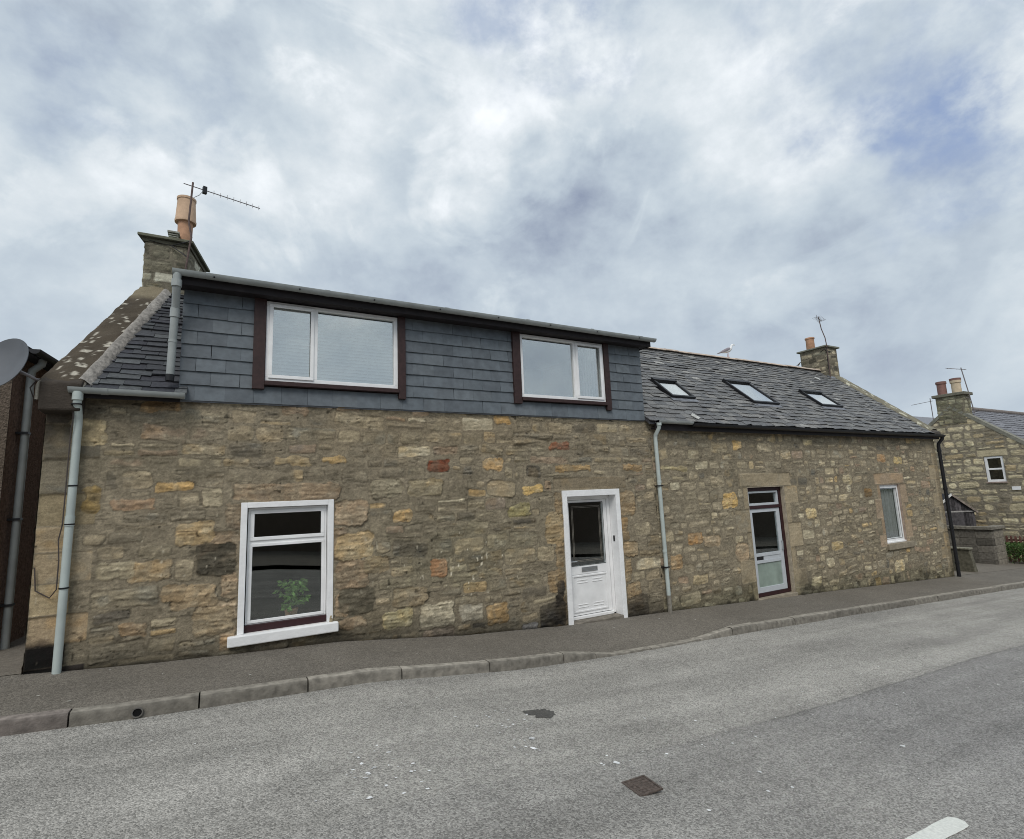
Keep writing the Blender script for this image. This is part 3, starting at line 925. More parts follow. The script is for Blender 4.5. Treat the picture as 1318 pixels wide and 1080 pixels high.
# white front door ---------------------------------------------------------
bz = gz(5.1)
mb = MB()
mb.box(4.565, 4.651, -.03, .155, gz(4.6) - .02, .046); mb.box(5.611, 5.697, -.03, .155, gz(5.65) - .02, .046); mb.box(4.6512, 5.6108, -.03, .155, -.050, .046)
dr = mb.build('door', M['white_paint'], cot, bevel=.005)
dr['label'] = 'white panelled door with dark glass upper half'
mb = MB(); mb.box(4.652, 4.712, .15, .21, -1.925, -.052); mb.box(5.555, 5.610, .15, .21, -1.925, -.052); mb.box(4.7121, 5.5549, .15, .21, -.11, -.052)
mb.box(4.7121, 5.5549, .13, .21, -1.935, -1.895)
mb.build('door_frame', M['pvc'], dr, bevel=.004)
mb = MB()
lx0, lx1 = 4.716, 5.551
gx0, gx1, gz0, gz1 = 4.80, 5.475, -1.135, -.155
mb.box(lx0, gx0, .165, .205, -1.885, -.114); mb.box(gx1, lx1, .165, .205, -1.885, -.114)
mb.box(gx0, gx1, .165, .205, gz1, -.114); mb.box(gx0, gx1, .165, .205, -1.27, gz0); mb.box(gx0, gx1, .172, .205, -1.885, -1.27)
# lower panel: raised moulding and fielded corner bars
frame_bars(mb, gx0 + .0, gx1 - .0, -1.84, -1.285, .158, .171, .022)
for xa, xb in ((gx0 + .09, gx0 + .29), (gx1 - .29, gx1 - .09)):
    for zz in (-1.36, -1.40, -1.73, -1.77): mb.box(xa, xb, .165, .1715, zz - .006, zz + .006)
leaf = mb.build('door_leaf', M['pvc'], dr, bevel=.003)
pane(dr, gx0, gx1, gz0, gz1, .18, M['glass_low'])
mb = MB()
for o_ in (.055, .075):
    frame_bars(mb, gx0 + o_, gx1 - o_, gz0 + o_, gz1 - o_, .1765, .179, .005)
mb.build('leaded_line', M['cast'], dr)
mb = MB(); frame_bars(mb, gx0 - .004, gx1 + .004, gz0 - .004, gz1 + .004, .161, .1645, .007); mb.build('glazing_bead', M['black'], dr)
mb = MB(); frame_bars(mb, 4.985, 5.295, -1.235, -1.165, .155, .1645, .014); mb.box(5.0, 5.28, .158, .1635, -1.22, -1.18)
mb.build('letter_box', M['steel'], dr, bevel=.003)
mb = MB(); mb.box(4.735, 4.765, .152, .1645, -1.20, -1.0); mb.tube([(4.75, .16, -1.06), (4.75, .12, -1.06), (4.76, .112, -1.06), (4.87, .112, -1.06)], .009, 8)
mb.build('handle', M['steel'], dr, smooth=40)
mb = MB(); mb.box(5.603, 5.6105, .06, .095, -.80, -.71, (.02, .02, .02)); mb.box(5.600, 5.6029, .068, .087, -.77, -.74, (.3, .3, .3)); mb.build('door_bell', M['black'], dr, bevel=.003)
mb = MB(); mb.box(4.652, 5.61, -.04, .15, -2.05, -1.938, A(116, 108, 96)); mb.build('threshold', M['concrete'], dr, bevel=.01)
room(cot, 4.60, 5.65, .215, 2.2, -2.0, .1, M['room'])

# left eaves gutter, downpipe, cable
mb = MB(); mb.gutter((-1.42, -.205, 1.255), (-.44, -.205, 1.245), .055); mb.gutter((-1.16, -.205, 1.253), (-1.10, -.205, 1.253), .060); mb.gutter((-.47, -.205, 1.246), (-.43, -.205, 1.246), .060)
mb.build('gutter', M['gutter'], cot, smooth=35)
mb = MB(); mb.box(g(-.1) + .3, DX0 + .02, -.145, -.12, 1.165, 1.235); mb.build('fascia', M['soffit'], cot)  # thin dark board standing in for the gutter's shadow on bare stone
mb = MB(); mb.tube([(-1.345, -.205, 1.22), (-1.345, -.20, 1.10), (-1.348, -.10, .98), (-1.35, -.075, .9), (-1.362, -.07, gz(-1.36) - .01)], .036, 14)
mb.tube([(-1.345, -.205, 1.215), (-1.345, -.203, 1.13)], .045, 14)
mb.tube([(-1.354, -.073, -.02), (-1.355, -.073, -.12)], .041, 14)
dp = mb.build('downpipe', M['pipe'], cot, smooth=40)
for z in (1.08, .27, -.11, -.72):
    mb = MB(); mb.tube([(-1.35 - (1 - z) * .004, -.073 if z < 1 else -.19, z), (-1.35 - (1 - z) * .004, -.073 if z < 1 else -.19, z + .014)], .0425 if z < 1 else .047, 14)
    mb.build('pipe_strap', M['black'], dp, smooth=40)
mb = MB(); mb.tube([(-1.38, -.19, 1.10), (-1.38, -.14, .95), (-1.395, -.115, .80), (-1.40, -.10, .3), (-1.405, -.09, -.1), (-1.43, -.07, -.25), (-1.41, -.09, -.45), (-1.41, -.09, -.72), (-1.47, -.03, -.80), (-1.58, -.03, -.72), (-1.60, -.03, -.5)], .006, 6)
mb.build('cable', M['cable'], dp)

# ------------------------------------------------------------------ RIGHT COTTAGE
cor = thing('stone_cottage', 'low stone cottage with three skylights and a narrow dark red framed door', 'cottage', (11.5, 0, -2.3))
RS, R0 = .869, 1.30
RY = 2.45
XE = 16.62
DOOR2 = (8.905, 10.04, -2.16, -.018)
WIN2 = (13.65, 14.55, -1.475, -.09)
rr_ = np.random.default_rng(77)
rects = rubble_rects(rr_, 6.4, 16.7, -2.8, 1.3, rowh=(.13, .25), wid=(.17, .42), split=.22)
tan2 = A(146, 132, 110)
dressed = margins(*DOOR2, rr_, tan2, lint=.27, over=.22, wj=(.14, .42), hj=.45)
dressed += margins(*WIN2, rr_, A(150, 130, 110), lint=.27, over=.20, wj=(.13, .30), hj=.40)
z = -2.62; k = 0
while z < 1.2:
    h = rr_.uniform(.26, .40); dressed.append((XE - (.5, .27)[k % 2], XE + .01, z, z + h, A(148, 134, 112) * rr_.uniform(.85, 1.1), 'flat')); z += h; k += 1
P = prx
dressed += [P(928, 634, 950, 654, (198, 160, 88)), P(941, 568, 955, 580, (186, 152, 92)), P(884, 686, 906, 700, (160, 122, 76)),
            P(1035, 653, 1052, 666, (182, 162, 120)), P(1111, 628, 1123, 640, (124, 94, 50)), P(1069, 697, 1086, 707, (180, 156, 108)),
            P(904, 690, 928, 702, (158, 138, 112)), P(912, 568, 936, 583, (150, 136, 112)), P(973, 570, 994, 583, (160, 146, 122)),
            P(912, 613, 933, 627, (152, 138, 116)), P(945, 700, 965, 722, (156, 134, 108)), P(1032, 565, 1045, 574, (176, 160, 124)),
            P(848, 600, 885, 606, (160, 144, 106)), P(1083, 611, 1097, 623, (164, 152, 124)), P(862, 715, 880, 732, (160, 130, 92)),
            P(890, 740, 912, 750, (170, 152, 118)), P(1043, 742, 1058, 753, (176, 164, 134)), P(1062, 718, 1075, 730, (170, 156, 128)),
            P(1127, 553 + 30, 1140, 595, (172, 134, 92)), P(1148, 588, 1162, 598, (178, 156, 104)), P(1150, 722, 1165, 735, (176, 162, 132))]


def vis_right(u, v, r):
    return .57 + r.normal(0, .13) - (.10 if v > .5 else 0) + (.06 if u > 10.5 else 0)


us = snap(6.5, XE, .0135, [DOOR2[0], DOOR2[1], WIN2[0], WIN2[1]]); vs = snap(-2.75, 1.26, .0135, [DOOR2[2], DOOR2[3], WIN2[2], WIN2[3]])
fld = stone_field(us, vs, 14, rects, dressed, vis_right, PAL_R, mortar=(.012, .03), relief=.02, round_=.7)


def post_right(U, V, col):
    base = gz(U)
    n = fbm(U * 4, V * 4, 161, 4)
    damp = sst(.45, .05, V - base + (n - .5) * .4)[..., None]
    col = col * (1 - damp * .26) * (1 + damp * np.array([-.03, .01, -.03]))
    ed = sst(.06, .0, V - base + (n - .5) * .07)[..., None]
    col = col * (1 - .55 * ed)
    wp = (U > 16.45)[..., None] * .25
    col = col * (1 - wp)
    dk = sst(.66, .74, vn(U * 6, V * 9, 166))[..., None] * sst(.38, .12, V - base)[..., None]
    col = col * (1 - .45 * dk)
    spec = [(8.6, -1.95, .4, .28, .55, (.5, .5, .46), 171), (10.4, -1.95, .35, .3, .6, (.42, .44, .46), 172), (12.2, -1.0, .6, .15, .4, (.55, .55, .55), 173),
            (11.5, 1.1, 5, .2, .3, (.75, .7, .62), 174), (8.0, .1, 1.3, .9, .25, (.84, .86, .84), 175)]
    return stains(U, V, col, spec)


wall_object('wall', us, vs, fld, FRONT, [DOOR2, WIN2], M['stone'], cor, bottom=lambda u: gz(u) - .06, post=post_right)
gus = snap(0, 4.9, .035, []); gvs = snap(-2.8, 3.5, .035, [])
gr = rubble_rects(np.random.default_rng(18), 0, 4.9, -2.8, 3.5)
gf = stone_field(gus, gvs, 19, gr, [], vis_right, PAL_R)
wall_object('gable_wall', gus, gvs, gf, (np.array([XE, 0, 0.]), np.array([0, 1, 0.]), np.array([0, 0, 1.]), np.array([1, 0, 0.])), [], M['stone'], cor,
            top=lambda u: np.minimum(R0 + RS * u, R0 + RS * (2 * RY - u)) + .02)
b = MB(); b.box(6.5, XE, 4.86, 4.9, -2.8, 1.4, A(110, 100, 88)); b.build('back_wall', M['stone_plain'], cor)

zr2 = lambda y: R0 + RS * y
ur = math.hypot(1, RS); yr_, zr_ = 1 / ur, RS / ur
er = -.16
roof = MB()
sheet(roof, 6.37, XE - .1, 6.37, XE - .1, er + .03, RY, zr2(er + .03) - .004, zr2(RY) - .004, .05, A(66, 66, 70))
sheet(roof, 6.37, XE, 6.37, XE, RY, 5.06, zr2(RY) - .004, zr2(RY) - RS * (5.06 - RY), .05, A(80, 80, 84))
nR = np.array([0, -zr_, yr_])


def roofpt(px, py, off=0.0):
    return hit(px, py, nR, np.array([0, 0, R0]) + nR * off)


SK = []
for q in ([(841, 487), (868, 489), (888, 509), (860, 510)], [(934, 488), (966, 492), (994, 517), (963, 517)], [(1032, 502), (1056, 504), (1077, 521), (1052, 521)]):
    p = [roofpt(*a, off=.06) for a in q]
    x0 = (p[0][0] + p[3][0]) / 2; x1 = (p[1][0] + p[2][0]) / 2
    s1 = ((p[0][1] + p[1][1]) / 2 - er) * ur; s0 = ((p[2][1] + p[3][1]) / 2 - er) * ur
    SK.append((x0, x1, s0, s1))
r3 = np.random.default_rng(44)


def skip_sky(x, s):
    return any(a + .04 < x < b_ - .04 and c - .02 < s < d - .12 for a, b_, c, d in SK)


slate_rows(roof, 6.37, XE - .32, er, zr2(er), yr_, zr_, (RY - er) * ur, .142, (.17, .29), col_right_slate, r=r3, skip=skip_sky, th=.010, jit=.55)
rf2 = roof.build('roof', M['slate'], cor)
# ridge tiles
mb = MB()
x = 6.42; i = 0
while x < 15.75:
    L = .44; zt = zr2(RY)
    o_ = .003 * (i % 2); j = r3.normal(0, .004)
    n = 9; v = []
    for xx in (x, x + L - .006):
        for rad in (.125 + o_, .105 + o_):
            for k in range(n):
                a = math.radians(20 + 140 * k / (n - 1)); v.append((xx, RY + rad * math.cos(a), zt - .035 + j + rad * .8 * math.sin(a)))
    f = []
    for k in range(n - 1):
        f.append((k, 2 * n + k, 2 * n + k + 1, k + 1)); f.append((n + k, n + k + 1, 3 * n + k + 1, 3 * n + k))
    f += [(0, n, 3 * n, 2 * n), (n - 1, 3 * n - 1, 4 * n - 1, 2 * n - 1)]
    f += [(k, k + 1, n + k + 1, n + k) for k in range(n - 1)] + [(2 * n + k + 1, 2 * n + k, 3 * n + k, 3 * n + k + 1) for k in range(n - 1)]
    mb.add(v, f); x += L; i += 1
mb.build('ridge_tiles', M['ridge'], rf2, smooth=35)
mb = MB(); mb.gutter((6.5 - 8 + 1.1 + 6.9 - .0, -.0, 0), (6.6, 0, 0), .01) if False else None
# skylights
for i, (x0, x1, s0, s1) in enumerate(SK):
    up = np.array([0, yr_, zr_]); O = np.array([0, er, zr2(er)])
    def pt(x, s, h): return O + up * s + nR * h + np.array([x, 0, 0])
    mb = MB(); w = .055
    def bar(xa, xb, sa, sb, h0, h1, m_):
        m_.hexa([pt(x_, s_, h_) for x_ in (xa, xb) for s_ in (sa, sb) for h_ in (h0, h1)], (.5, .5, .5))
    bar(x0, x1, s0, s0 + w, .0, .085, mb); bar(x0, x1, s1 - w * 1.6, s1, .0, .105, mb); bar(x0, x0 + w, s0 + w, s1 - w * 1.6, .0, .085, mb); bar(x1 - w, x1, s0 + w, s1 - w * 1.6, .0, .085, mb)
    sk = mb.build('skylight', M['black'], cor, bevel=.006)
    mb = MB(); bar(x0 + w, x1 - w, s0 + w, s1 - w * 1.6, .055, .062, mb); mb.build('pane', M['glass_roof'], sk)
    mb = MB(); bar(x0 + .01, x1 - .01, s0 + .01, s1 - .02, .0, .03, mb); mb.build('blackout_lining', M['room_light'], sk)
    mb = MB(); bar(x0 - .03, x1 + .03, s0 - .10, s0 - .002, .03, .036, mb); mb.build('apron_flashing', M['lead'], sk)
# right skew
n = 50; ys_ = np.linspace(-.12, 2.2, n); prof = [(-.36, .0), (-.34, .06), (-.30, .085), (-.2, .095), (-.1, .10), (.0, .095), (.02, .06), (.02, -.1)]
P = np.zeros((n, len(prof), 3))
for i, y in enumerate(ys_):
    for j, (dx, dz_) in enumerate(prof): P[i, j] = (XE + dx, y, zr2(y) + dz_)
P, _ = densify(P, P, 3)
yy = P[..., 1]; xx = P[..., 0]
P[..., 2] += .03 * (fbm(yy * 7, xx * 7, 22, 3) - .5)
cc = A(118, 112, 92) * (0.7 + .65 * fbm(yy * 5, xx * 8, 23, 4))[..., None]
li = sst(.60, .7, fbm(yy * 11, xx * 11, 24, 3))[..., None]; cc = cc * (1 - li) + A(180, 176, 150) * li
grid_mesh('skew_coping', P, cc, np.ones((P.shape[0] - 1, P.shape[1] - 1), bool), M['stone'], rf2)
mb = MB(); mb.prism([(-.19, 1.08), (.1, 1.05), (.1, 1.42), (-.19, 1.22)], 'x', XE - .33, XE + .03, A(80, 74, 66)); mb.build('skew_putt', M['stone_plain'], rf2, bevel=.02)
# right chimney
cO = np.array([15.98, 2.14, 0.])
cR = chimney_stack(cor, cO, np.array([1, 0, 0.]), np.array([0, 1, 0.]), .60, .80, 2.95, 4.13, 150, [((150, 140, 116), 4), ((116, 108, 90), 4), ((172, 158, 130), 2), ((88, 82, 70), 1)], step=.02, tint=(.9, .9, .84))
mb = MB(); mb.box(15.91, 16.65, 2.07, 3.01, 4.13, 4.18, A(120, 120, 104)); mb.build('chimney_cap', M['stone_plain'], cR, bevel=.01)
mb = MB(); mb.lathe([(.10, 0), (.125, 0.05), (.12, .40), (.14, .41), (.14, .45), (.11, .46), (.1, .1)], (16.3, 2.76, 4.17), 22); mb.build('chimney_pot', M['terracotta'], cR, smooth=40)
mb = MB(); mb.prism([(2.02, 2.98), (2.16, 3.10), (2.16, 3.26), (1.99, 3.0)], 'x', 15.96, 16.3, (.3, .3, .3)); mb.build('lead_flashing', M['lead'], cR)
# loose slipped slate pieces
for (px_, py_) in ((895, 536), (1052, 487)):
    p = roofpt(px_, py_, .05); mb = MB(); mb.obox(p, (.05, .02, .02), (-.04, .07 * yr_, .07 * zr_), nR * .006, A(170, 170, 164)); mb.build('loose_slate', M['slate'], rf2)
mb = MB(); ptsw = [roofpt(*q, off=.03) for q in ((1062, 484), (1064, 489), (1070, 494))]
# gutters + pipes of the right cottage
mb = MB(); mb.gutter((6.50, -.20, 1.19), (7.34, -.20, 1.185), .052); mb.gutter((6.50, -.2, 1.19), (6.55, -.20, 1.19), .058); mb.build('gutter', M['gutter'], cor, smooth=35)
mb = MB(); mb.gutter((7.34, -.20, 1.16), (XE + .10, -.20, 1.14), .060); mb.build('gutter', M['black'], cor, smooth=35)
mb = MB(); mb.box(6.52, XE + .02, -.135, -.11, 1.03, 1.17); mb.box(6.52, XE + .02, -.1099, -.0, 1.055, 1.07); mb.build('fascia', M['soffit'], cor)
mb = MB(); mb.tube([(6.535, -.20, 1.15), (6.535, -.19, 1.06), (6.54, -.09, .95), (6.542, -.075, .88), (6.56, -.075, gz(6.55) + .27)], .034, 14)
mb.tube([(6.535, -.20, 1.15), (6.535, -.198, 1.10)], .042, 14)
for z in (.12, -1.05): mb.tube([(6.55, -.075, z), (6.55, -.075, z + .04)], .039, 14)
dp = mb.build('downpipe', M['pipe'], cor, smooth=40)
mb = MB(); mb.tube([(6.56, -.075, gz(6.55) + .28), (6.562, -.075, gz(6.55) - .01)], .036, 14); mb.build('pipe_foot', M['cast'], dp, smooth=40)
for z in (-1.30, .06):
    mb = MB(); mb.box(6.50, 6.60, -.115, -.01, z, z + .018); mb.build('pipe_strap', M['black'], dp)
mb = MB(); mb.tube([(XE + .04, -.20, 1.13), (XE + .04, -.19, 1.04), (XE + .045, -.09, .92), (XE + .045, -.08, .85), (XE + .045, -.08, gz(XE) + .0)], .042, 14)
for z in (.7, -.3, -1.3, -2.2): mb.tube([(XE + .045, -.08, z), (XE + .045, -.08, z + .05)], .052, 14)
mb.build('downpipe', M['black'], cor, smooth=40)

# dark red framed door ------------------------------------------------------
x0, x1, z0, z1 = DOOR2
mb = MB()
st_ = A(168, 154, 130)
mb.box(x0 - .0, x0 + .012, .001, .16, z0, z1, st_); mb.box(x1 - .012, x1, .001, .16, z0, z1, st_); mb.box(x0 + .012, x1 - .012, .001, .16, z1 - .012, z1, st_)
d2 = mb.build('door', M['stone_plain'], cor)
d2['label'] = 'narrow glazed door in a dark red timber frame with a fanlight'
mb = MB(); frame_bars(mb, x0 + .013, x1 - .013, z0 + .04, z1 - .013, .075, .17, .075, wb=.07); mb.box(x0 + .09, x1 - .09, .07, .17, -.45, -.39)
mb.build('door_frame', M['dark_red'], d2, bevel=.004)
mb = MB(); frame_bars(mb, x0 + .092, x1 - .10, -.388, -.10, .085, .15, .045); fl_ = mb.build('fanlight', M['alu'], d2, bevel=.003)
pane(fl_, x0 + .137, x1 - .145, -.343, -.145, .12, M['glass_low'])
lx0, lx1, lz0, lz1 = x0 + .092, x1 - .10, z0 + .112, -.453
mb = MB(); st2 = .10
mb.box(lx0, lx0 + st2, .09, .14, lz0, lz1); mb.box(lx1 - st2, lx1, .09, .14, lz0, lz1)
for a, b_ in ((lz1 - .07, lz1), (-1.37, -1.31), (-1.50, -1.44), (lz0, lz0 + .10)): mb.box(lx0 + st2, lx1 - st2, .09, .14, a, b_)
mb.box(lx0 + st2 + .22, lx1 - st2 - .0, .10, .13, -1.44, -1.37)
lf = mb.build('door_leaf', M['alu'], d2, bevel=.003)
pane(lf, lx0 + st2, lx1 - st2, -1.31, lz1 - .07, .11, M['glass_low'])
mb = MB(); mb.box(lx0 + st2, lx1 - st2, .11, .118, lz0 + .10, -1.50); mb.build('frosted_pane', M['glass_frost'], lf)
mb = MB(); mb.box(lx0 + st2 + .0, lx0 + st2 + .21, .098, .13, -1.437, -1.373); mb.build('letter_box', M['black'], lf)
mb = MB(); mb.tube([(lx1 - .05, .09, -1.12), (lx1 - .05, .05, -1.12), (lx1 - .05, .05, -1.28), (lx1 - .05, .09, -1.28)], .010, 8); mb.build('handle', M['steel'], lf, smooth=40)
mb = MB(); mb.box(x0 - .03, x1 + .03, -.03, .17, z0 - .08, z0 + .001 + .035, A(140, 128, 108)); mb.build('threshold', M['stone_plain'], d2, bevel=.01)
mb = MB(); mb.box(x0 + .0, x1 - .0, .16, .175, z0 - .05, z0 + .039); mb.build('threshold_board', M['dark_red'], d2)
room(cor, x0 + .02, x1 - .02, .175, 2.0, -2.2, 0, M['room'])

# small ground floor window --------------------------------------------------
x0, x1, z0, z1 = WIN2
mb = MB(); st_ = A(156, 134, 116)
mb.box(x0, x0 + .01, .001, .12, z0, z1, st_); mb.box(x1 - .01, x1, .001, .12, z0, z1, st_); mb.box(x0 + .01, x1 - .01, .001, .12, z1 - .01, z1, st_)
w3 = mb.build('window', M['stone_plain'], cor)
mb = MB(); frame_bars(mb, x0 + .011, x1 - .011, z0 + .012, z1 - .011, .045, .11, .085, wb=.10); mb.box(x0 + .005, x1 - .005, .01, .05, z0 + .002, z0 + .035)
mb.build('frame', M['pvc'], w3, bevel=.004)
mb = MB(); frame_bars(mb, x0 + .09, x1 - .09, z0 + .10, z1 - .09, .04, .0445, .008); mb.build('gasket', M['black'], w3)
pane(w3, x0 + .09, x1 - .09, z0 + .11, z1 - .09, .075, M['glass_clear'])
mb = MB(); mb.box(x0 - .04, x1 + .22, -.06, .05, z0 - .14, z0 + .0, A(140, 128, 106)); mb.build('sill', M['stone_plain'], w3, bevel=.012)
room(cor, x0 - .1, x1 + .1, .115, 2.0, -1.7, .1, M['room'])
mb = MB(); n = 90; ys2 = []
xs = np.linspace(x0 + .02, x1 - .02, n); yy = .150 + .036 * np.sin(np.arange(n) * .55) + .016 * np.sin(np.arange(n) * 1.31)
P = np.zeros((n, 2, 3)); P[:, 0] = np.stack([xs, yy, np.full(n, z0 + .02)], -1); P[:, 1] = np.stack([xs, yy, np.full(n, z1 - .02)], -1)
o = grid_mesh('net_curtain', P, np.ones((n, 2, 3)) * .5, np.ones((n - 1, 1), bool), M['curtain'])
tag(o, 'pleated net curtain hanging in the small window beside the black downpipe', 'curtain')

# ------------------------------------------------------------------ NEIGHBOUR ON THE LEFT
nb = thing('harled_building', 'flat roofed brown roughcast building across the alley beyond the satellite dish', 'building', (-4.2, 1.1, -1.4))
gd = np.array([.1, 1, 0.]); gd /= np.linalg.norm(gd)
nc = np.array([-2.20, 1.08])
def nq(t): return nc + gd[:2] * t
p0, p1 = nq(0), nq(7)
mb = MB(); mb.add([(p0[0], p0[1], -1.8), (p1[0], p1[1], -1.8), (p1[0], p1[1], 1.86), (p0[0], p0[1], 1.86), (p0[0] - .2, p0[1] + .0, -1.8), (p1[0] - .2, p1[1], -1.8), (p1[0] - .2, p1[1], 1.86), (p0[0] - .2, p0[1], 1.86)],
                  [(0, 1, 2, 3), (5, 4, 7, 6), (0, 4, 5, 1), (3, 2, 6, 7), (0, 3, 7, 4), (1, 5, 6, 2)]); mb.build('side_wall', M['harl_dark'], nb)
mb = MB(); mb.box(-8.5, nc[0] - .001, 1.06, 1.3, -1.9, 1.86); mb.build('wall', M['harl'], nb)
mb = MB(); mb.hexa([(x_, y_, z_) for x_, y_ in ((-8.6, .93), (-8.6, 8.2)) for z_ in (1.86, 1.93)] + [(x_, y_, z_) for x_, y_ in ((p0[0] + .14, .93), (p1[0] + .14, 8.2)) for z_ in (1.86, 1.93)]); mb.build('roof', M['felt'], nb)
mb = MB(); mb.gutter((p0[0] + .20, .93, 1.90), (p1[0] + .20, 8.0, 1.90), .055); mb.build('gutter', M['black'], nb, smooth=35)
mb = MB()
q = nq(.22)
mb.tube([(q[0] + .17, q[1], 1.86), (q[0] + .16, q[1], 1.80), (q[0] + .08, q[1], 1.72), (q[0] + .07, q[1], 1.66), (q[0] + .07, q[1], gz(-2.) + .0)], .040, 14)
dp = mb.build('downpipe', M['gutter'], nb, smooth=40)
for z in (.95, -.05, -1.0):
    mb = MB(); mb.box(q[0] - .02, q[0] + .11, q[1] - .052, q[1] + .052, z, z + .025); mb.build('pipe_strap', M['black'], dp)

# ------------------------------------------------------------------ satellite dish on the left corner
ds = thing('satellite_dish', 'grey satellite dish bracketed to the left corner of the cottage', 'satellite dish', (-1.9, -.28, 1.4))
dc = np.array([-1.93, -.22, 1.46])
dn = np.array([-.52, -.80, .28]); dn /= np.linalg.norm(dn)
da = np.cross(dn, (0, 0, 1)); da /= np.linalg.norm(da); db = np.cross(da, dn)
n = 36; v = []; f = []
rings = 6
for sgn, off in ((1, 0), (-1, -.006)):
    for i in range(rings + 1):
        t = i / rings
        for k in range(n):
            a = 2 * PI * k / n
            v.append(dc + dn * (off - .06 * (1 - t * t)) + da * (.25 * t * math.cos(a)) + db * (.275 * t * math.sin(a)))
R1 = (rings + 1) * n
for i in range(rings):
    for k in range(n):
        k2 = (k + 1) % n
        f.append((i * n + k, i * n + k2, (i + 1) * n + k2, (i + 1) * n + k)); f.append((R1 + i * n + k2, R1 + i * n + k, R1 + (i + 1) * n + k, R1 + (i + 1) * n + k2))
for k in range(n):
    k2 = (k + 1) % n; f.append((rings * n + k, rings * n + k2, R1 + rings * n + k2, R1 + rings * n + k))
mb = MB(); mb.add(v, f); mb.build('reflector', M['dish'], ds, smooth=50)
mb = MB(); back = dc - dn * .07
mb.tube([back, back - dn * .06, (-1.74, -.12, 1.36), (-1.70, -.10, 1.335), (-1.60, .0 - .02, 1.335)], .016, 10)
mb.box(-1.64, -1.60, -.05, .02, 1.28, 1.39); mb.build('wall_bracket', M['galv'], ds, smooth=40)
mb = MB(); low = dc - db * .27
mb.tube([low, low + dn * .16 + db * .02, dc + dn * .34 - db * .10], .010, 8); mb.tube([dc + dn * .34 - db * .10, dc + dn * .28 - db * .09], .028, 12); mb.build('receiver_arm', M['galv'], ds, smooth=40)
mb = MB(); mb.tube([(-1.70, -.10, 1.32), (-1.74, -.10, 1.25), (-1.71, -.09, 1.15), (-1.60, -.05, 1.12), (-1.45, -.05, 1.12)], .006, 6); mb.build('cable', M['cable'], ds)

# ------------------------------------------------------------------ aerials
ae = thing('television_aerial', 'long television aerial on a rusty bent pole strapped to the left chimney', 'aerial', (-.65, 2.1, 3.6), 'television aerials on the chimneys')
mb = MB(); mb.tube([(-.655, 2.07, 3.60), (-.61, 2.06, 4.05), (-.60, 2.06, 4.12), (-.65, 2.09, 4.39), (-.645, 2.09, 4.48), (-.62, 2.10, 5.05)], .014, 8); mb.build('pole', M['rustpole'], ae, smooth=40)
mb = MB(); b0 = np.array([-.74, 2.07, 4.985]); b1 = np.array([.34, 2.36, 4.985]); bd = (b1 - b0) / np.linalg.norm(b1 - b0)
mb.tube([b0, b1], .007, 6); mb.build('boom', M['galv'], ae)
mb = MB()
for t in np.linspace(.42, 1.10, 8):
    mb = MB(); c = b0 + bd * t; mb.tube([c + (0, 0, -.035), c + (0, 0, .045)], .0035, 5); mb.build('director_rod', M['galv'], ae)
mb = MB(); c = b0 + bd * .29; mb.obox(c, bd * .028, np.cross(bd, (0, 0, 1)) * .03, (0, 0, .055)); mb.tube([c + (-.03, 0, -.03), c + (-.07, .0, -.10), (-.60, 2.1, 4.80)], .004, 5); mb.build('dipole_box', M['black'], ae)
mb = MB()
mb.tube([(-.86, 2.17, 3.98), (-.62, 2.08, 4.06)], .007, 6); mb.tube([(-.86, 2.17, 3.98), (-.65, 2.08, 3.80)], .007, 6); mb.tube([(-1.16, 2.19, 4.02), (-.86, 2.17, 3.98), (-.60, 2.13, 3.80)], .004, 5)
mb.build('bracket', M['black'], ae)

ae = thing('television_aerial', 'small spiky aerial on the chimney of the skylit cottage', 'aerial', (15.9, 2.12, 3.2), 'television aerials on the chimneys')
mb = MB(); mb.tube([(15.93, 2.06, 3.15), (15.94, 2.06, 4.2), (15.95, 2.08, 4.4), (15.92, 2.14, 4.7), (15.9, 2.17, 5.08)], .014, 8); mb.build('pole', M['rustpole'], ae, smooth=40)
mb = MB(); c = np.array([15.9, 2.14, 5.0]); mb.tube([c - (.35, .10, 0), c + (.25, .08, 0)], .009, 6)
for t in (-.33, -.2, -.08, .05, .16, .24):
    q = c + np.array([t, t * .29, 0]); mb.tube([q + (.03, -.11, .01 + .02 * t), q + (-.03, .11, -.01)], .005, 5)
mb.tube([c + (-.28, -.08, .08), c + (-.28, -.08, -.08)], .005, 5)
mb.build('elements', M['galv'], ae)
mb = MB(); mb.tube([(15.97, 2.3, 4.0), (15.90, 2.1, 4.05), (15.95, 2.10, 3.98), (16.2, 2.11, 4.0)], .012, 6); mb.tube([(15.92, 2.05, 4.1), (15.96, 2.10, 3.7), (15.99, 2.10, 3.2)], .010, 6); mb.build('bracket', M['black'], ae)

# ------------------------------------------------------------------ gull and small bird on the ridge
def skin_body(name, pts, edges, rad, m, parent, sub=2, col=None):
    me = bpy.data.meshes.new(name); me.from_pydata([tuple(p) for p in pts], edges, []); me.materials.append(m)
    o = bpy.data.objects.new(name, me); C.objects.link(o)
    s = o.modifiers.new('s', 'SKIN'); sv = me.skin_vertices[0].data if me.skin_vertices else None
    if sv is None:
        bpy.context.view_layer.objects.active = o
    return o


zt = zr2(RY) + .065
gb = np.array([11.9, RY, zt])
gw = thing('gull', 'white gull with grey wings standing on the clay ridge tiles', 'bird', tuple(gb)); gw.scale = (.92, .92, .92)
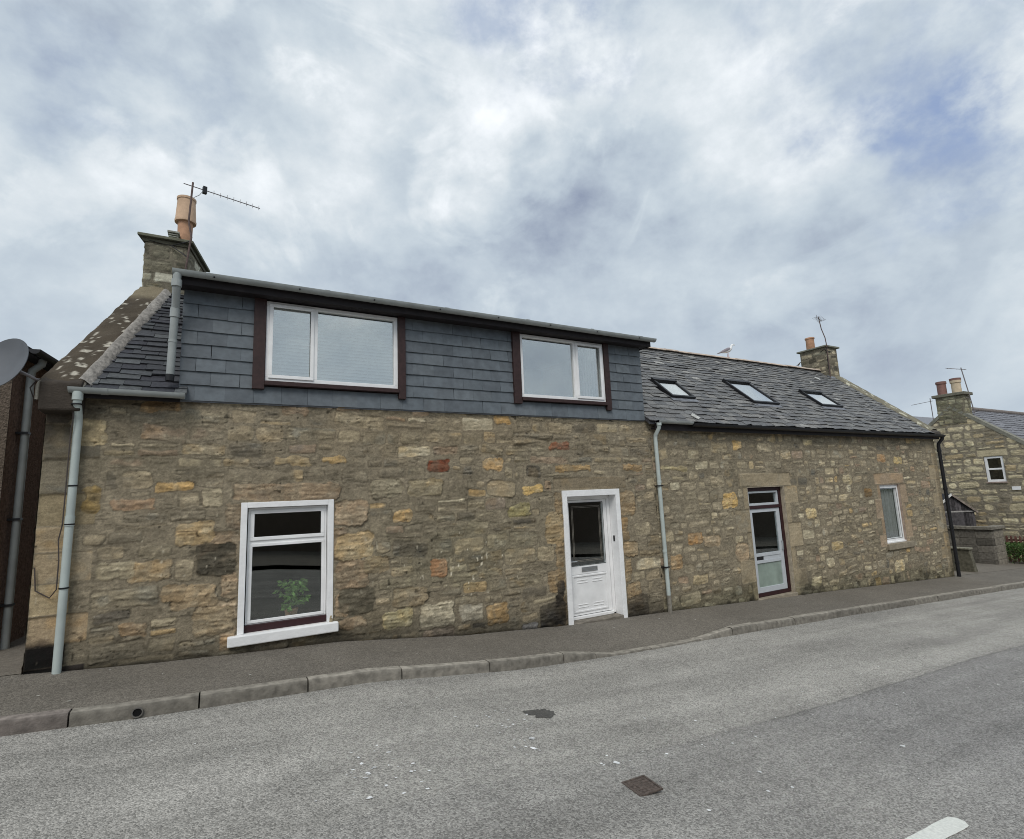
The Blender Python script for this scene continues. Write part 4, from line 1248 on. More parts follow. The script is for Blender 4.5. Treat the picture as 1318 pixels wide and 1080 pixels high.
# body by stacked ellipse rings from tail to bill (one skin)
hd = np.array([.93, -.36, 0]); hd /= np.linalg.norm(hd); sd_ = np.array([hd[1], -hd[0], 0])
path = [(-.27, .13, .006, .004), (-.22, .145, .025, .012), (-.14, .17, .05, .04), (-.04, .20, .070, .068), (.05, .235, .068, .070), (.11, .275, .048, .050), (.135, .32, .034, .034), (.15, .36, .034, .035), (.175, .385, .032, .030), (.20, .388, .018, .017), (.215, .384, .009, .010), (.25, .378, .005, .007), (.262, .370, .002, .003)]
v = []; f = []; cl = []; n = 14
for i, (a, h, rw, rh) in enumerate(path):
    nx_ = path[min(i + 1, len(path) - 1)]; pv = path[max(i - 1, 0)]
    tt = np.array([nx_[0] - pv[0], nx_[1] - pv[1]]); tt /= np.linalg.norm(tt)
    for k in range(n):
        t = 2 * PI * k / n
        v.append(gb + hd * (a - tt[1] * rh * math.sin(t)) + sd_ * rw * math.cos(t) + np.array([0, 0, h + tt[0] * rh * math.sin(t)]))
        cl.append(A(230, 228, 224) if i < 10 else A(200, 170, 90))
for i in range(len(path) - 1):
    for k in range(n): f.append((i * n + k, i * n + (k + 1) % n, (i + 1) * n + (k + 1) % n, (i + 1) * n + k))
f.append(tuple(range(n))[::-1]); f.append(tuple(range((len(path) - 1) * n, len(path) * n)))
mb = MB(); mb.add(v, f, np.array(cl)); mb.build('body', M['gull'], gw, smooth=80)
for s in (-1, 1):
    mb = MB(); v = []
    wp = [(.06, .26, .062, .030), (-.03, .235, .075, .045), (-.12, .20, .066, .040), (-.22, .155, .035, .022), (-.33, .115, .012, .008)]
    for (a, h, w, hh) in wp:
        for k in range(8):
            t = 2 * PI * k / 8
            v.append(gb + hd * a + sd_ * s * (w + .012 * math.cos(t)) + np.array([0, 0, h + hh * math.sin(t)]))
    f = [(i * 8 + k, i * 8 + (k + 1) % 8, (i + 1) * 8 + (k + 1) % 8, (i + 1) * 8 + k) for i in range(4) for k in range(8)] + [tuple(range(8)), tuple(range(32, 40))]
    mb.add(v, f, A(140, 132, 140)); mb.build('wing', M['gull'], gw, smooth=80)
    mb = MB(); mb.tube([gb + sd_ * s * .028 + (0, 0, .15), gb + sd_ * s * .03 + hd * .01 + (0, 0, .07), gb + sd_ * s * .03 + (0, 0, .006)], .006, 6, A(190, 140, 130)); mb.obox(gb + sd_ * s * .03 + hd * .02 + (0, 0, .003), hd * .025, sd_ * .018, (0, 0, .003), A(190, 140, 130)); mb.build('leg', M['gull'], gw)
sb = np.array([15.05, RY, zt - .0])
mb = MB()
pth = [(-.08, .05, .004), (-.04, .055, .014), (0, .075, .028), (.03, .10, .024), (.045, .125, .018), (.06, .14, .016), (.075, .142, .006), (.09, .14, .002)]
v = []
for (a, h, r_) in pth:
    for k in range(8): t = 2 * PI * k / 8; v.append(sb + hd * a + sd_ * r_ * math.cos(t) + np.array([0, 0, h + r_ * math.sin(t)]))
f = [(i * 8 + k, i * 8 + (k + 1) % 8, (i + 1) * 8 + (k + 1) % 8, (i + 1) * 8 + k) for i in range(7) for k in range(8)] + [tuple(range(8))[::-1], tuple(range(56, 64))]
mb.add(v, f, (.05, .045, .04)); mb.tube([sb + (0, .01, .06), sb + (0, .01, -.0)], .003, 5, (.05, .04, .03)); mb.tube([sb + (0, -.01, .06), sb + (0, -.01, -.0)], .003, 5, (.05, .04, .03))
o = mb.build('small_bird', M['gull'], None, smooth=80); tag(o, 'tiny dark bird perched on the ridge close to the chimney', 'bird')

# ------------------------------------------------------------------ COTTAGE ON THE FAR RIGHT
gh = thing('gable_cottage', 'stone gable end cottage with a small white window and two chimney pots', 'cottage', (24, 2.3, -2.9))
GXX = 24.0; GR = 2.32; GZ = 2.62; GS = .83; GW = 3.3
gus = snap(GR - GW, GR + GW, .022, [1.05, 1.58]); gvs = snap(-3.3, 2.7, .022, [-.2, .70])
rg = np.random.default_rng(90)
gr = rubble_rects(rg, GR - GW, GR + GW, -3.3, 2.7, rowh=(.17, .30), wid=(.22, .55), split=.25)
gf = stone_field(gus, gvs, 91, gr, [(.9, 1.75, .71, .95, A(170, 156, 122), 'flat'), (.95, 1.7, -.32, -.205, A(140, 128, 104), 'flat')],
                 lambda u, v, r: .74 + r.normal(0, .12), PAL_G, mortar=(.02, .045), relief=.025, round_=.8)
wall_object('gable_wall', gus, gvs, gf, (np.array([GXX, 0, 0.]), np.array([0, 1, 0.]), np.array([0, 0, 1.]), np.array([-1, 0, 0.])), [(1.05, 1.58, -.2, .70)],
            M['stone'], gh, top=lambda u: GZ - GS * abs(u - GR), sat=.80)
mb = MB(); mb.box(GXX + .01, 33, GR - GW, GR - GW + .05, -3.6, GZ - GS * GW + .02, A(140, 130, 106)); mb.build('front_wall', M['stone_plain'], gh)
mb = MB(); mb.box(GXX + .01, 33, GR + GW - .05, GR + GW, -3.6, GZ - GS * GW + .02, A(140, 130, 106)); mb.build('wall', M['stone_plain'], gh)
roof = MB(); ug = math.hypot(1, GS)
sheet(roof, GXX + .25, 33, GXX + .25, 33, GR - GW - .15, GR, GZ - GS * (GW + .15) + .0, GZ + .0, .05, A(80, 80, 84))
sheet(roof, GXX + .25, 33, GXX + .25, 33, GR, GR + GW + .15, GZ, GZ - GS * (GW + .15), .05, A(80, 80, 84))
slate_rows(roof, GXX + .25, 33, GR - GW - .15, GZ - GS * (GW + .15), 1 / ug, GS / ug, (GW + .15) * ug, .19, (.24, .36), lambda r, x, s: A(112, 112, 118) * r.uniform(.8, 1.15), r=np.random.default_rng(92), jit=.5)
rg_ = roof.build('roof', M['slate'], gh)
mb = MB()
mb.add([(GXX + a, y, z + d) for a in (-.03, .3) for y, z in ((GR - GW - .2, GZ - GS * (GW + .2)), (GR, GZ), (GR + GW + .2, GZ - GS * (GW + .2))) for d in (-.03, .12)],
       [(1, 3, 9, 7), (3, 5, 11, 9), (0, 2, 3, 1), (2, 4, 5, 3), (6, 7, 9, 8), (8, 9, 11, 10), (0, 1, 7, 6), (4, 10, 11, 5)], A(124, 122, 108))
mb.build('skew_coping', M['stone_plain'], rg_, bevel=.01)
mb = MB(); mb.tube([(GXX + .3, GR, GZ + .03), (33, GR, GZ + .03)], .09, 10, A(120, 110, 104)); mb.build('ridge_tiles', M['stone_plain'], rg_, smooth=60)
cG = chimney_stack(gh, np.array([GXX - .02, 1.87, 0]), np.array([1, 0, 0.]), np.array([0, 1, 0.]), .55, .86, 2.0, 3.06, 190, [((150, 142, 116), 4), ((128, 122, 100), 4), ((166, 158, 132), 2)], step=.03, tint=(.82, .84, .78))
mb = MB(); mb.box(GXX - .10, GXX + .61, 1.78, 2.82, 3.06, 3.17, A(112, 108, 92)); mb.build('chimney_cap', M['stone_plain'], cG, bevel=.015)
mb = MB(); mb.lathe([(.15, 0), (.145, .44), (.17, .45), (.17, .54), (.13, .55), (.12, .1)], (GXX + .25, 2.58, 3.16), 20); o = mb.build('chimney_pot', M['redclay'], cG, smooth=40); o['label'] = 'dark red clay pot'
mb = MB(); mb.lathe([(.15, 0), (.145, .40), (.17, .41), (.175, .50)], (GXX + .25, 2.12, 3.16), 20); o = mb.build('chimney_pot', M['buff'], cG, smooth=40); o['label'] = 'buff clay pot with a red rim'
mb = MB(); mb.lathe([(.176, .501), (.18, .58), (.13, .59), (.12, .2)], (GXX + .25, 2.12, 3.16), 20); mb.build('pot_rim', M['redclay'], cG, smooth=40)
# window
mb = MB(); wy0, wy1, wz0, wz1 = 1.05, 1.58, -.2, .70
def barx(mb, y0, y1, z0, z1, x0, x1): mb.box(x0, x1, y0, y1, z0, z1)
for a in ((wy0, wy1, wz1 - .07, wz1), (wy0, wy1, wz0, wz0 + .08), (wy0, wy0 + .075, wz0 + .08, wz1 - .07), (wy1 - .075, wy1, wz0 + .08, wz1 - .07), (wy0 + .075, wy1 - .075, .225, .285)):
    barx(mb, *a, GXX + .02, GXX + .09)
wg = mb.build('window', M['pvc'], gh, bevel=.004)
mb = MB(); mb.box(GXX + .06, GXX + .066, wy0 + .07, wy1 - .07, wz0 + .07, wz1 - .06); mb.build('pane', M['glass_low'], wg)
mb = MB(); mb.box(GXX - .05, GXX + .06, wy0 - .03, wy1 + .03, wz0 - .05, wz0 - .001, A(150, 130, 118)); mb.build('sill', M['stone_plain'], wg, bevel=.006)
mb = MB(); mb.box(GXX + .10, GXX + 1.2, wy0 - .1, wy0 - .05, -.5, .9); mb.box(GXX + .10, GXX + 1.2, wy1 + .05, wy1 + .1, -.5, .9); mb.box(GXX + 1.2, GXX + 1.25, wy0 - .1, wy1 + .1, -.5, .9); mb.box(GXX + .1, GXX + 1.2, wy0 - .05, wy1 + .05, -.5, -.45); mb.box(GXX + .1, GXX + 1.2, wy0 - .05, wy1 + .05, .85, .9); mb.build('room_lining', M['room'], gh)
mb = MB(); mb.box(GXX - .05, GXX - .02, .70, .93, -.50, -.38); mb.build('wall_vent', M['pvc_old'], gh, bevel=.004)
ae = thing('television_aerial', 'thin aerial mast rising beside the two pot chimney on the far right', 'aerial', (24.2, 1.8, 2.3), 'television aerials on the chimneys')
mb = MB(); mb.tube([(24.3, 1.72, 2.35), (24.3, 1.80, 3.2), (24.3, 1.90, 4.12)], .018, 6); mb.build('pole', M['galv'], ae)
mb = MB(); mb.tube([(24.2, 2.30, 4.18), (24.35, 1.78, 4.02)], .012, 6)
for t in (0, .25, .5, .75, 1): c = np.array([24.2, 2.30, 4.18]) * (1 - t) + np.array([24.35, 1.78, 4.02]) * t; mb.tube([c + (-.12, 0, 0), c + (.12, .02, 0)], .007, 5)
mb.build('elements', M['galv'], ae)
mb = MB(); mb.tube([(24.3, 1.76, 2.9), (24.2, 1.86, 2.95)], .015, 5); mb.build('bracket', M['galv'], ae)

# far house glimpsed between the two cottages
fh = thing('distant_house', 'slate roofed house glimpsed between the stone cottages beneath a thin aerial', 'house', (33, 9, -3.5))
mb = MB(); mb.box(29.5, 45, 7.6, 7.8, -4, 2.2, A(150, 140, 120)); mb.build('front_wall', M['stone_plain'], fh)
mb = MB(); mb.box(29.5, 29.7, 7.8, 12, -4, 2.2, A(150, 140, 120)); mb.build('wall', M['stone_plain'], fh)
mb = MB(); mb.prism([(7.3, 2.15), (9.8, 4.0), (12.3, 2.15)], 'x', 29.3, 45, A(116, 118, 124)); mb.build('roof', M['slate'], fh)
ae = thing('television_aerial', 'faint small aerial above the distant roof between the cottages', 'aerial', (30, 8.5, 3.2), 'television aerials on the chimneys')
pa = hit(1198, 519, (1, 0, 0), (31.0, 0, 0))
mb = MB(); mb.tube([(31.0, pa[1], pa[2] - 1.3), (31.0, pa[1], pa[2] + .25)], .02, 6); mb.build('pole', M['galv'], ae)
mb = MB(); mb.tube([(31.0, pa[1] - .1, pa[2] + .1), (31.0, pa[1] + .85, pa[2] + .04)], .012, 5); mb.build('boom', M['galv'], ae)

# ------------------------------------------------------------------ yard at the right: walls, shed, fence, hedge
def block_wall(name, boxes, cop, label, cat, loc):
    t = thing(name, label, cat, loc)
    mb = MB()
    for b_ in boxes: mb.box(*b_[:6], b_[6])
    mb.build('wall_body', M['concrete'], t, bevel=.015)
    mb = MB()
    for b_ in cop: mb.box(*b_[:6], b_[6])
    mb.build('coping', M['concrete'], t, bevel=.015)
    return t


gy = float(gz(21.5))
cw = A(98, 92, 82)
bw = []
rb = np.random.default_rng(2)
z = gy - .1
while z < -1.72:                                          # courses of concrete blocks
    y = .83
    zz = min(z + .225, -1.70)
    while y < 3.6:
        w = .44
        bw.append((21.5 + rb.uniform(0, .008), 21.68, y, min(y + w - .008, 3.6), z, zz - .008, cw * rb.uniform(.65, 1.3))); y += w
    bw.append((21.69, 22.38, .83 + rb.uniform(0, .006), 1.02, z, zz - .004, A(128, 120, 106) * rb.uniform(.9, 1.05)))
    z += .225
bw.append((21.51, 21.67, .84, 3.59, gy - .1, -1.72, A(90, 84, 74))); bw.append((21.67, 22.37, .84, 1.01, gy - .1, -1.72, A(110, 104, 92)))
cp = [(21.44, 21.74, .78, 3.65, -1.70, -1.60, A(112, 106, 94)), (21.7401, 22.42, .78, 1.07, -1.70, -1.60, A(122, 116, 104))]
block_wall('garden_wall', bw, cp, 'blockwork yard wall with flat coping in front of the old shed', 'wall', (21.6, 1.5, gy))
t = thing('low_stub_wall', 'short mossy concrete stub wall beside the black downpipe', 'wall', (18.25, .5, gz(18.2)))
mb = MB(); zs = float(gz(18.3)); mb.hexa([(18.2, .13, zs - .1), (18.2, .22, -2.0), (18.2, 1.6, zs - .1), (18.2, 1.6, -2.0), (18.36, .13, zs - .1), (18.36, .22, -2.0), (18.36, 1.6, zs - .1), (18.36, 1.6, -2.0)], A(96, 92, 76)); mb.build('wall_body', M['concrete'], t, bevel=.015)
mb = MB(); mb.box(18.16, 18.40, .19, 1.62, -2.0, -1.95, A(126, 122, 104)); mb.build('coping', M['concrete'], t, bevel=.015)

sh = thing('garden_shed', 'dark weathered board shed with a gabled roof behind the yard wall', 'shed', (23.3, 2.28, -2.9))
sO = np.array([22.95, 2.25, 0.]); sn = np.array([.70, .71, 0.])
pa_, pb_ = hit(1223, 636, sn, sO), hit(1255, 657, sn, sO)
se = np.array([.71, -.70, 0.]); hwS = float((pb_ - pa_) @ se); sap = pa_[2]; see = pb_[2]
def SP(u, d, z): q = pa_ + se * u + sn * d; return np.array([q[0], q[1], z])
def sbox(mb, u0, u1, d0, d1, zl0, zl1, zu0, zu1, c): mb.hexa([SP(u, d, z) for u, zl, zu in ((u0, zl0, zu0), (u1, zl1, zu1)) for d in (d0, d1) for z in (zl, zu)], c)
mb = MB(); ncol = 14; wv = 2 * hwS * .97 / ncol
f_ = lambda u: see + (sap - see) * (1 - abs(u) / hwS) - .03
for i in range(ncol):
    u0 = -hwS * .97 + i * wv; u1 = u0 + wv - .008
    sbox(mb, u0, u1, 0, .02, -3.1, -3.1, f_(u0), f_(u1), A(66, 62, 64) * rb.uniform(.5, 1.7))
sbox(mb, -hwS * .97, -hwS * .95, .021, 1.5, -3.1, -3.1, see - .04, see - .04, A(56, 52, 52)); sbox(mb, hwS * .95, hwS * .97, .021, 1.5, -3.1, -3.1, see - .04, see - .04, A(56, 52, 52))
mb.build('board_wall', M['wood_old'], sh)
mb = MB()
for s_ in (-1, 1):
    sl2 = (sap - see) / hwS; ue = hwS * 1.08
    sbox(mb, 0, s_ * ue, -.05, 1.6, sap - .02, sap - .02 - sl2 * ue, sap + .015, sap + .015 - sl2 * ue, A(84, 80, 80))
mb.build('roof', M['felt'], sh)
for s_, c in ((1, A(132, 118, 106)), (-1, A(196, 194, 188))):
    mb = MB(); sbox(mb, 0, s_ * ue, -.09, -.055, sap - .055, sap - .055 - sl2 * ue, sap + .03, sap + .03 - sl2 * ue, c); mb.build('bargeboard', M['wood_old'], sh)
mb = MB(); sbox(mb, -hwS, hwS, -.03, -.005, see - .05, see - .05, see, see, A(146, 142, 138)); mb.build('cross_rail', M['wood_old'], sh)
mb = MB(); sbox(mb, -.28, .30, -.022, -.004, -3.1, -3.1, see - .06, see - .06, A(74, 70, 72)); mb.build('door', M['wood_old'], sh)

pf = thing('picket_fence', 'red brown picket fence behind the hedge at the right edge', 'fence', (23.3, .3, -2.9))
gy2 = float(gz(23.3))
mb = MB()
for yy_ in (-2.51, -2.18): mb.box(23.30, 23.33, -1.5, 1.1, yy_, yy_ + .06, A(96, 62, 50))
mb.build('rail', M['wood_old'], pf)
for i in range(22):
    y = 1.05 - i * .115
    mb = MB(); mb.prism([(y, gy2), (y + .06, gy2), (y + .06, -2.05), (y + .03, -2.0), (y, -2.05)], 'x', 23.27, 23.298, A(108, 66, 52) * rb.uniform(.8, 1.2)); mb.build('picket', M['wood_old'], pf)
hg = MB(); rh = np.random.default_rng(12)
n = 7000
ph_ = np.stack([22.75 + rh.normal(0, .20, n), rh.uniform(-1.6, 1.0, n), rh.uniform(0, 1, n)], -1)
topz = -2.20 + .12 * (fbm(ph_[:, 1] * 3, ph_[:, 0] * 3, 4, 3) - .5)
ph_[:, 2] = -2.85 + (topz + 2.85) * np.sqrt(ph_[:, 2])
for p in ph_:
    a, b_ = rh.normal(size=3), rh.normal(size=3); a /= np.linalg.norm(a); b_ = np.cross(a, b_); b_ /= np.linalg.norm(b_)
    L = rh.uniform(.02, .04)
    hg.v.append(np.array([p - a * L, p + b_ * L * .5, p + a * L, p - b_ * L * .5])); hg.c.append(np.tile(np.array([.06, .115, .028]) * rh.uniform(.5, 1.7), (4, 1))); hg.f.append(tuple(range(hg.n, hg.n + 4))); hg.n += 4
o = hg.build('hedge', M['leaf'], None); tag(o, 'low green hedge at the right edge in front of the picket fence', 'hedge')

# ------------------------------------------------------------------ GROUND, ROAD, PAVEMENT, KERB
def ground_mat(name, base, spk, spk_amt, scale, var, big=1.2, bump=.004, joint=None, white=0.0, dark2=None):
    m = bpy.data.materials.new(name); m.use_nodes = True
    nt = m.node_tree; N = nt.nodes; L = nt.links; bs = N['Principled BSDF']; bs.inputs['Roughness'].default_value = .9; bs.inputs['Specular IOR Level'].default_value = .25
    tc = N.new('ShaderNodeTexCoord')
    def noise(sc, det=4, r=.6):
        q = N.new('ShaderNodeTexNoise'); q.inputs['Scale'].default_value = sc; q.inputs['Detail'].default_value = det; q.inputs['Roughness'].default_value = r; L.new(tc.outputs['Object'], q.inputs['Vector']); return q.outputs['Fac']
    def rng_(x, a, b_, c, d):
        q = N.new('ShaderNodeMapRange'); L.new(x, q.inputs[0])
        for i, v_ in enumerate((a, b_, c, d)): q.inputs[i + 1].default_value = v_
        return q.outputs[0]
    def math_(op, a, b_):
        q = N.new('ShaderNodeMath'); q.operation = op
        for i, v_ in enumerate((a, b_)):
            if isinstance(v_, (int, float)): q.inputs[i].default_value = v_
            else: L.new(v_, q.inputs[i])
        return q.outputs[0]
    def mix(f, a, b_):
        q = N.new('ShaderNodeMix'); q.data_type = 'RGBA'
        if isinstance(f, (int, float)): q.inputs[0].default_value = f
        else: L.new(f, q.inputs[0])
        for i, v_ in ((6, a), (7, b_)):
            if isinstance(v_, (tuple, list, np.ndarray)): q.inputs[i].default_value = (*[float(t_) for t_ in v_], 1)
            else: L.new(v_, q.inputs[i])
        return q.outputs[2]
    vo = N.new('ShaderNodeTexVoronoi'); vo.inputs['Scale'].default_value = scale; L.new(tc.outputs['Object'], vo.inputs['Vector'])
    sep = N.new('ShaderNodeSeparateColor'); L.new(vo.outputs['Color'], sep.inputs[0])
    chip = rng_(sep.outputs[0], 0, 1, 1 - var, 1 + var)
    bigv = rng_(noise(big, 5), .3, .7, .88, 1.12); med = rng_(noise(14, 5), .3, .7, .90, 1.10); fine = rng_(noise(240, 3), .3, .7, .72, 1.28)
    k = math_('MULTIPLY', math_('MULTIPLY', chip, bigv), math_('MULTIPLY', med, fine))
    col = mix(0.0, base, base)
    sx_ = N.new('ShaderNodeSeparateXYZ'); L.new(tc.outputs['Object'], sx_.inputs[0])
    if joint is not None:
        wob = math_('ADD', sx_.outputs[1], rng_(noise(3.5, 4), 0, 1, -.06, .06))
        jf = rng_(wob, joint + .02, joint - .02, 0, 1)
        xf = rng_(math_('ADD', sx_.outputs[0], rng_(noise(.7, 3), 0, 1, -2.0, 2.0)), 2.0, 5.5, .25, 1)
        col = mix(math_('MULTIPLY', jf, xf), base, dark2)
        ln = math_('ABSOLUTE', math_('SUBTRACT', wob, joint), 0)
        lf_ = math_('MULTIPLY', rng_(ln, .0, .022, .35, 0), xf)
        col = mix(lf_, col, (.03, .03, .03))
    sc = N.new('ShaderNodeVectorMath'); sc.operation = 'SCALE'; L.new(col, sc.inputs[0]); L.new(k, sc.inputs['Scale']); col = sc.outputs[0]
    # dark worn patches and old oil
    patch = rng_(noise(2.6, 6, .7), .60, .72, 0, .28); col = mix(patch, col, tuple(np.array(base) * .45))
    if joint is not None:
        mp = N.new('ShaderNodeMapping'); mp.inputs['Scale'].default_value = (.16, 1.7, 1); L.new(tc.outputs['Object'], mp.inputs[0])
        q = N.new('ShaderNodeTexNoise'); q.inputs['Scale'].default_value = 1.6; q.inputs['Detail'].default_value = 5; L.new(mp.outputs[0], q.inputs['Vector'])
        tr_ = N.new('ShaderNodeVectorMath'); tr_.operation = 'SCALE'; L.new(col, tr_.inputs[0]); L.new(rng_(q.outputs['Fac'], .35, .65, .84, 1.12), tr_.inputs['Scale']); col = tr_.outputs[0]
        ve = N.new('ShaderNodeTexVoronoi'); ve.feature = 'DISTANCE_TO_EDGE'; ve.inputs['Scale'].default_value = .55
        wv2 = N.new('ShaderNodeVectorMath'); wv2.operation = 'ADD'; L.new(tc.outputs['Object'], wv2.inputs[0])
        nq_ = N.new('ShaderNodeTexNoise'); nq_.inputs['Scale'].default_value = 5; nq_.inputs['Detail'].default_value = 5; L.new(tc.outputs['Object'], nq_.inputs['Vector'])
        sc2 = N.new('ShaderNodeVectorMath'); sc2.operation = 'SCALE'; L.new(nq_.outputs['Color'], sc2.inputs[0]); sc2.inputs['Scale'].default_value = .35; L.new(sc2.outputs[0], wv2.inputs[1]); L.new(wv2.outputs[0], ve.inputs['Vector'])
        crk = math_('MULTIPLY', rng_(ve.outputs['Distance'], .0015, .005, .32, 0), rng_(noise(.8, 3), .54, .60, 0, 1)); col = mix(crk, col, (.03, .03, .028))
    if white:
        v2 = N.new('ShaderNodeTexVoronoi'); v2.inputs['Scale'].default_value = 9; L.new(tc.outputs['Object'], v2.inputs['Vector'])
        s2 = N.new('ShaderNodeSeparateColor'); L.new(v2.outputs['Color'], s2.inputs[0])
        sel = rng_(s2.outputs[1], 1 - white, 1 - white + .01, 0, 1)
        rad = math_('ADD', v2.outputs['Distance'], rng_(noise(60, 3), 0, 1, -.16, .16))
        ws = math_('MULTIPLY', math_('MULTIPLY', rng_(rad, .10, .07, 0, 1), sel), rng_(noise(.9, 2), .46, .56, 0, .9)); col = mix(ws, col, tuple(A(205, 205, 198)))
    L.new(col, bs.inputs['Base Color'])
    b = N.new('ShaderNodeBump'); b.inputs['Distance'].default_value = bump; b.inputs['Strength'].default_value = .8
    hh = math_('SUBTRACT', noise(90, 4), math_('MULTIPLY', vo.outputs['Distance'], .8)); L.new(hh, b.inputs['Height']); L.new(b.outputs[0], bs.inputs['Normal'])
    return m


road_m = ground_mat('worn_asphalt', A(151, 147, 139), None, 0, 105, .42, bump=.008, joint=-3.58, white=.10, dark2=tuple(A(133, 130, 126)))
pave_m = ground_mat('pavement_tar', A(110, 103, 92), None, 0, 85, .32, bump=.005, white=.10)
yard_m = ground_mat('yard_concrete', A(112, 104, 92), None, 0, 60, .12, bump=.003)
earth_m = ground_mat('earth', (.10, .11, .06), None, 0, 20, .2, bump=.02)


def strip(name, xs, ys, zf, m, drop=0.0, thick=None):
    X, Y = np.meshgrid(xs, ys, indexing='ij')
    Z = zf(X, Y)
    return struct(grid_mesh(name, np.stack([X, Y, Z], -1), np.full(X.shape + (3,), .5), np.ones((len(xs) - 1, len(ys) - 1), bool), m, smooth=False))


xs_near = np.unique(np.concatenate([np.linspace(-40, -6, 12), np.linspace(-6, 26, 160), np.linspace(26, 80, 20)]))
ud = lambda X, Y: .012 * (fbm(X * .6 + 40, Y * .9 + 40, 7, 2) - .5)
strip('road', xs_near, np.linspace(-9.2, -1.33, 34), lambda X, Y: gz(X) - .10 + ud(X, Y) + .012 * np.sin((Y + 9.2) / 7.9 * PI), road_m)
kdrop = lambda X: np.interp(X, [3.57, 4.35, 5.75, 6.50], [0, .082, .082, 0])
strip('pavement', xs_near, np.linspace(-1.235, .03, 14), lambda X, Y: gz(X) - kdrop(X) * sst(-.35, -1.235, Y) + .006 * (fbm(X * 2 + 50, Y * 3 + 50, 5, 3) - .5) * (Y > -1.2) * (Y < -.02) + .0, pave_m)
strip('pavement', xs_near, np.linspace(-15.1, -9.33, 5), lambda X, Y: gz(X), pave_m)
strip('alley', np.linspace(-2.3, -1.4, 5), np.linspace(.031, 9, 12), lambda X, Y: gz(X) + .004 + 0 * Y, yard_m)
strip('yard', np.linspace(16.5, 24.2, 14), np.linspace(.0301, 9, 14), lambda X, Y: gz(X) + .004 + .0 * Y, yard_m)
xs_g = np.array([-300, -30, -12, -1.62, -.58, 1.29, 2.9, 4.54, 7.32, 12.08, 16.59, 40., 60., 300.])
strip('ground', xs_g, np.array([-300, -60, -12, -6, 0, 6, 12, 60, 300.]), lambda X, Y: gz(X) - .16 + 0 * Y, earth_m)

# kerb stones: one setting object, each stone its own block with open joints
joints = [-9.1, -8.2, -7.3, -6.4, -5.5, -4.6, -3.7, -2.8, -1.90, -1.01, -.14, .73, 1.62, 2.60, 3.57, 4.05, 4.95, 5.85, 6.50, 7.05, 7.95, 8.9, 9.8, 10.7, 11.6, 12.5, 13.4, 14.3, 15.2, 16.1, 17.0, 17.9, 18.8, 19.7, 20.6, 21.5, 22.4, 23.3, 24.2, 25.1, 26, 27, 28, 29, 30, 31, 32, 34, 36]


def kerb_top(x):
    d = np.interp(x, [3.57, 4.35, 5.75, 6.50], [0, .082, .082, 0])
    return gz(x) - d + .002


mb = MB(); rk = np.random.default_rng(31)
for a, b_ in zip(joints[:-1], joints[1:]):
    col = A(118, 112, 101) * rk.uniform(.85, 1.15)
    if b_ < -1.0: col = A(108, 99, 92)
    n = 25; xs = np.linspace(a + .006, b_ - .006, n); v = []
    dz_ = rk.normal(0, .003); dy = rk.normal(0, .003)
    for x in xs:
        t = float(kerb_top(x)) + dz_; y0 = -1.345 + dy
        ch = .016 * max(0, float(fbm(np.array(x * 11.), np.array(3.3), 12, 4)) - .5) * 5 + .004 * rk.random()
        for (y, z) in ((-1.232, t - .16), (-1.232, t), (y0 + .020 + ch, t), (y0 + .007 + ch, t - .006), (y0, t - .020 - ch), (y0 - .008, t - .17)): v.append((x, y, z))
    f = [(i * 6 + k, i * 6 + k + 1, (i + 1) * 6 + k + 1, (i + 1) * 6 + k) for i in range(n - 1) for k in range(5)]
    f += [tuple(range(6)), tuple(range((n - 1) * 6, n * 6))[::-1]]
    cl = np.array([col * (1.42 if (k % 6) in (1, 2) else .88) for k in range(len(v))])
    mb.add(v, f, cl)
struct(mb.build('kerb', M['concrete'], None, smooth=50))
mb = MB(); mb.box(-9.1, 36, -1.32, -1.238, -.01, 0) if False else None
# drain outlet in the kerb face
do = thing('kerb_drain', 'round drain outlet pipe set in the kerb face', 'drain', (-.57, -1.36, gz(-.57) - .06))
mb = MB(); zc = float(gz(-.57)) - .052
th = np.linspace(0, 2 * PI, 21)[:-1]
v = [(-.57 + r_ * math.cos(t), y, zc + r_ * math.sin(t)) for r_, y in ((.040, -1.352), (.040, -1.362), (.032, -1.362), (.030, -1.350)) for t in th]
f = [(i * 20 + k, i * 20 + (k + 1) % 20, (i + 1) * 20 + (k + 1) % 20, (i + 1) * 20 + k) for i in range(3) for k in range(20)]
mb.add(v, f, A(100, 96, 90)); mb.build('pipe_rim', M['concrete'], do, smooth=40)
mb = MB(); mb.add([(-.57 + .034 * math.cos(t), -1.3545, zc + .034 * math.sin(t)) for t in th], [tuple(range(20))], (.005, .005, .005)); mb.build('pipe_mouth', mat('dark_hole', (.004, .004, .004), rough=1), do)

# centre line dash
mb = MB()
yd = -5.07
mb.add([(1.8, yd + .05, 0), (3.79, yd + .05, 0), (3.83, yd + .035, 0), (3.84, yd - .02, 0), (3.82, yd - .05, 0), (1.8, yd - .05, 0)], [(0, 5, 4, 3, 2, 1)])
v = mb.v[0]
def roadz(x, y): return gz(x) - .10 + ud(np.array(x), np.array(y)) + .012 * np.sin((y + 9.2) / 7.9 * PI)
xs = np.linspace(1.8, 3.84, 40); P = np.zeros((40, 4, 3))
for i, x in enumerate(xs):
    for j, y in enumerate((yd - .052, yd - .02, yd + .02, yd + .052)):
        e = .012 * (fbm(np.array(x * 20), np.array(y * 20), 3, 2) - .5)
        P[i, j] = (x - (.03 if i == 39 and j in (0, 3) else 0), y + e, float(roadz(x, y)) + .005)
struct(grid_mesh('road_marking', P, np.full((40, 4, 3), .6), np.ones((39, 3), bool), mat('worn_white_road_paint', A(206, 207, 198), rough=.8, nscale=60, nvar=.12, bump=.003, bscale=120)))

